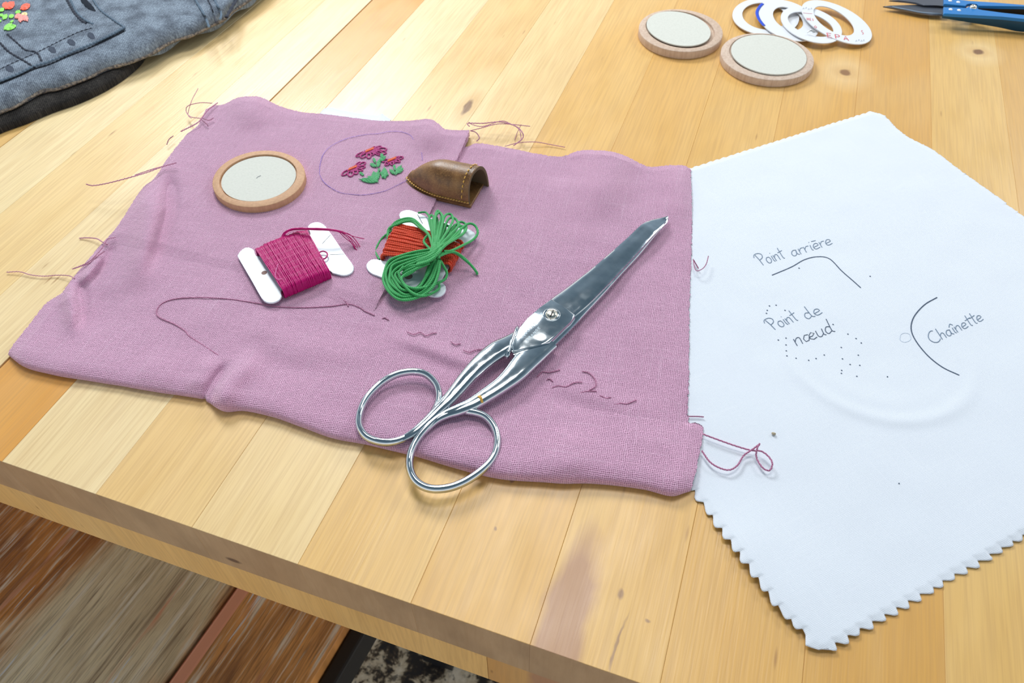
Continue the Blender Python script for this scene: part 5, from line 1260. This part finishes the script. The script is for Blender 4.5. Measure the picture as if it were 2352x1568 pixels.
# pocket grid: bottom edge A (left to right), right edge B going up
Gp = np.stack([A_ + (B_[i] - B_[0]) for i in range(60)])
def jz(X, Y):
    q2 = np.stack([X.ravel(), Y.ravel()], 1); d = np.concatenate([np.min(np.linalg.norm(c[:, None] - bl[None, ::3], axis=-1), axis=1) for c in np.array_split(q2, 20)])
    Hh = jh(q2[:, 0], q2[:, 1]); return (.0088 + (Hh - .0088) * np.sqrt(np.clip(1 - (1 - np.clip(d / .016, 0, 1)) ** 2, 0, 1))).reshape(X.shape)
base = Gp; zz = jz(base[..., 0], base[..., 1]) + .0011
gp = np.concatenate([base, (TOP + zz)[..., None]], -1)
lo = gp[0].copy(); lo[:, 2] -= .0013; gp2 = np.concatenate([lo[None], gp]); loR = gp2[:, -1].copy(); loR[:, 2] -= .0013
gp3 = np.concatenate([gp2, loR[:, None]], 1)
pk = MB().grid(gp3, gp3[..., :2] @ np.array([[.93, -.36], [.36, .93]]), True).build('back_pocket', M_DENIM, je)
# ropey edge stitching and the double seams of the pocket
def rope(line, r, mat, par, name='seam'):
    q = np.asarray(line).copy(); n = len(q); q[:, 2] += .0002 * np.sin(np.arange(n) * 1.7)
    rr = r * (1 + .18 * np.sin(np.arange(n) * 1.7)); return MB().tube(q, rr, 7, .7).build(name, mat, par)
def pl_(pts, n, dz, k=kj, ox=0, oy=0):
    q = smooth(P2(crop(pts, ox, oy, k), JH + .001), n); z = jz(q[:, 0], q[:, 1]) + dz; b_ = q / (1 - (JH + .001) / HC); z = jz(*(b_ * (1 - z / HC)[:, None]).T) + dz; return lift(b_, z)
M_LS = mat_denim('pale_denim_edge', srgb(118, 138, 158), srgb(70, 82, 100), srgb(150, 172, 190))
rope(pl_([(-60, 1350), (300, 1210), (540, 1090), (800, 1010), (1150, 860), (1500, 720), (1800, 580), (2040, 450)], 140, .0013), .0009, M_LS, pk)
rope(pl_([(2040, 450), (1850, 320), (1640, 160), (1500, -40)], 60, .0013), .0007, M_LS, pk)
rope(pl_([(1130, -60), (1200, 100), (1280, 230), (1400, 330), (1520, 390)], 50, .0013), .0007, M_LS, pk)
rope(pl_([(1070, -60), (1150, 100), (1240, 240), (1350, 350), (1420, 380)], 50, .0012), .0008, M_DENIMSD, pk, 'dark_stitching')
rope(pl_([(-40, 1150), (300, 990), (600, 860), (800, 760), (1100, 610), (1300, 520), (1500, 460)], 80, .0012), .0003, M_DENIMSD, pk, 'dark_stitching')
rope(pl_([(0, 700), (150, 850), (400, 1000), (560, 1100)], 40, .0012), .0007, M_DENIMSD, pk, 'dark_stitching')
rope(pl_([(120, 560), (300, 720), (420, 820), (600, 860), (680, 1000)], 40, .0012), .0006, M_DENIMSD, pk, 'dark_stitching')
# dark worn bar at the pocket mouth corner
v = pl_([(1330, -40), (1420, 60), (1500, 140), (1560, 180)], 16, .0013)
MB().tube(v, [.0005, .0010, .0015, .0018, .0020, .0020, .0018, .0020, .0022, .0020, .0018, .0018, .0015, .0012, .0008, .0004], 8, .15).build('dark_patch', mat_denim('dark_denim_patch', srgb(40, 46, 56), srgb(22, 26, 34), srgb(66, 74, 86)), pk)
for (x, y) in ((860, 820), (1170, 700), (1500, 590), (160, 1130)):
    v = pl_([(x - 40, y - 60), (x, y), (x + 40, y + 50)], 8, .0011); MB().tube(v, [.0004, .0014, .0019, .002, .002, .0018, .0014, .0004], 8, .12).build('dark_patch', mat_denim('worn_denim_patch', srgb(84, 92, 108), srgb(52, 58, 72), srgb(112, 122, 138)), pk)
rope(pl_([(-60, 1395), (300, 1250), (540, 1140), (800, 1055), (1150, 905), (1500, 765), (1800, 625), (2030, 510)], 120, .0002), .0006, plain('painted_pocket_shadow', srgb(16, 24, 34), .95), je, 'pocket_shadow_strip')  # near-black strip painting the shade below the pocket's lower edge
# side seams on the right
for pts, r in (([(430, -40), (455, 10), (470, 35), (480, 62)], .0008), ([(478, -30), (498, 10), (508, 30), (506, 45)], .0008), ([(462, -30), (485, 15), (496, 50)], .0004)):
    q = pl_(pts, 40, .0006, 1.0); rope(q, r, M_LS if r > .0005 else M_DENIMSD, je, 'side_seam')
q = pl_([(520, 40), (532, 18), (548, -8)], 20, .0002, 1.0); rope(q, .0012, M_DENIMSD, je, 'side_seam')
# embroidered flowers on the pocket
def on_pk(pts, n=None, dz=.0003):
    q = P2(pts, JH + .001)
    if n: q = smooth(q, n)
    b_ = q / (1 - (JH + .001) / HC); z = jz(*(q.T)) + .0011 + dz; return lift(b_, z)
def sat(mb, b, t, w, n, r=.00055): satin(mb, b, t, w, n, r, on_pk, kj, .0002, 0, 0)
mb = MB(); sat(mb, (75, 150), (100, 20), 40, 7); sat(mb, (90, 155), (240, 20), 50, 9); sat(mb, (330, 160), (500, 60), 42, 9)
f1 = mb.build('orange_tulips', mat_thread('coral_stitch', srgb(255, 88, 46), .003, .85, .5), je); f1['label'] = 'coral orange embroidered tulips'
mb = MB(); sat(mb, (350, 230), (240, 300), 34, 6); sat(mb, (350, 240), (330, 370), 30, 6); sat(mb, (370, 240), (455, 350), 34, 7)
mb.build('pink_flower', mat_thread('salmon_stitch', srgb(250, 148, 138), .003, .85, .5), je)
mb = MB(); sat(mb, (350, 240), (450, 225), 26, 6); mb.build('cream_flower_centre', mat_thread('cream_stitch', srgb(252, 226, 160), .003, .85, .5), je)
mb = MB(); sat(mb, (60, 490), (200, 370), 26, 6); sat(mb, (80, 490), (280, 405), 30, 6); sat(mb, (0, 190), (60, 130), 22, 5); sat(mb, (50, 320), (110, 230), 26, 6); sat(mb, (150, 290), (220, 240), 24, 5); sat(mb, (250, 215), (340, 180), 22, 5); sat(mb, (0, 260), (45, 235), 18, 4); sat(mb, (160, 370), (225, 330), 6, 2); sat(mb, (-20, 350), (10, 330), 14, 3)
mb.build('green_leaves', mat_thread('lime_stitch', srgb(136, 228, 76), .003, .85, .5), je)
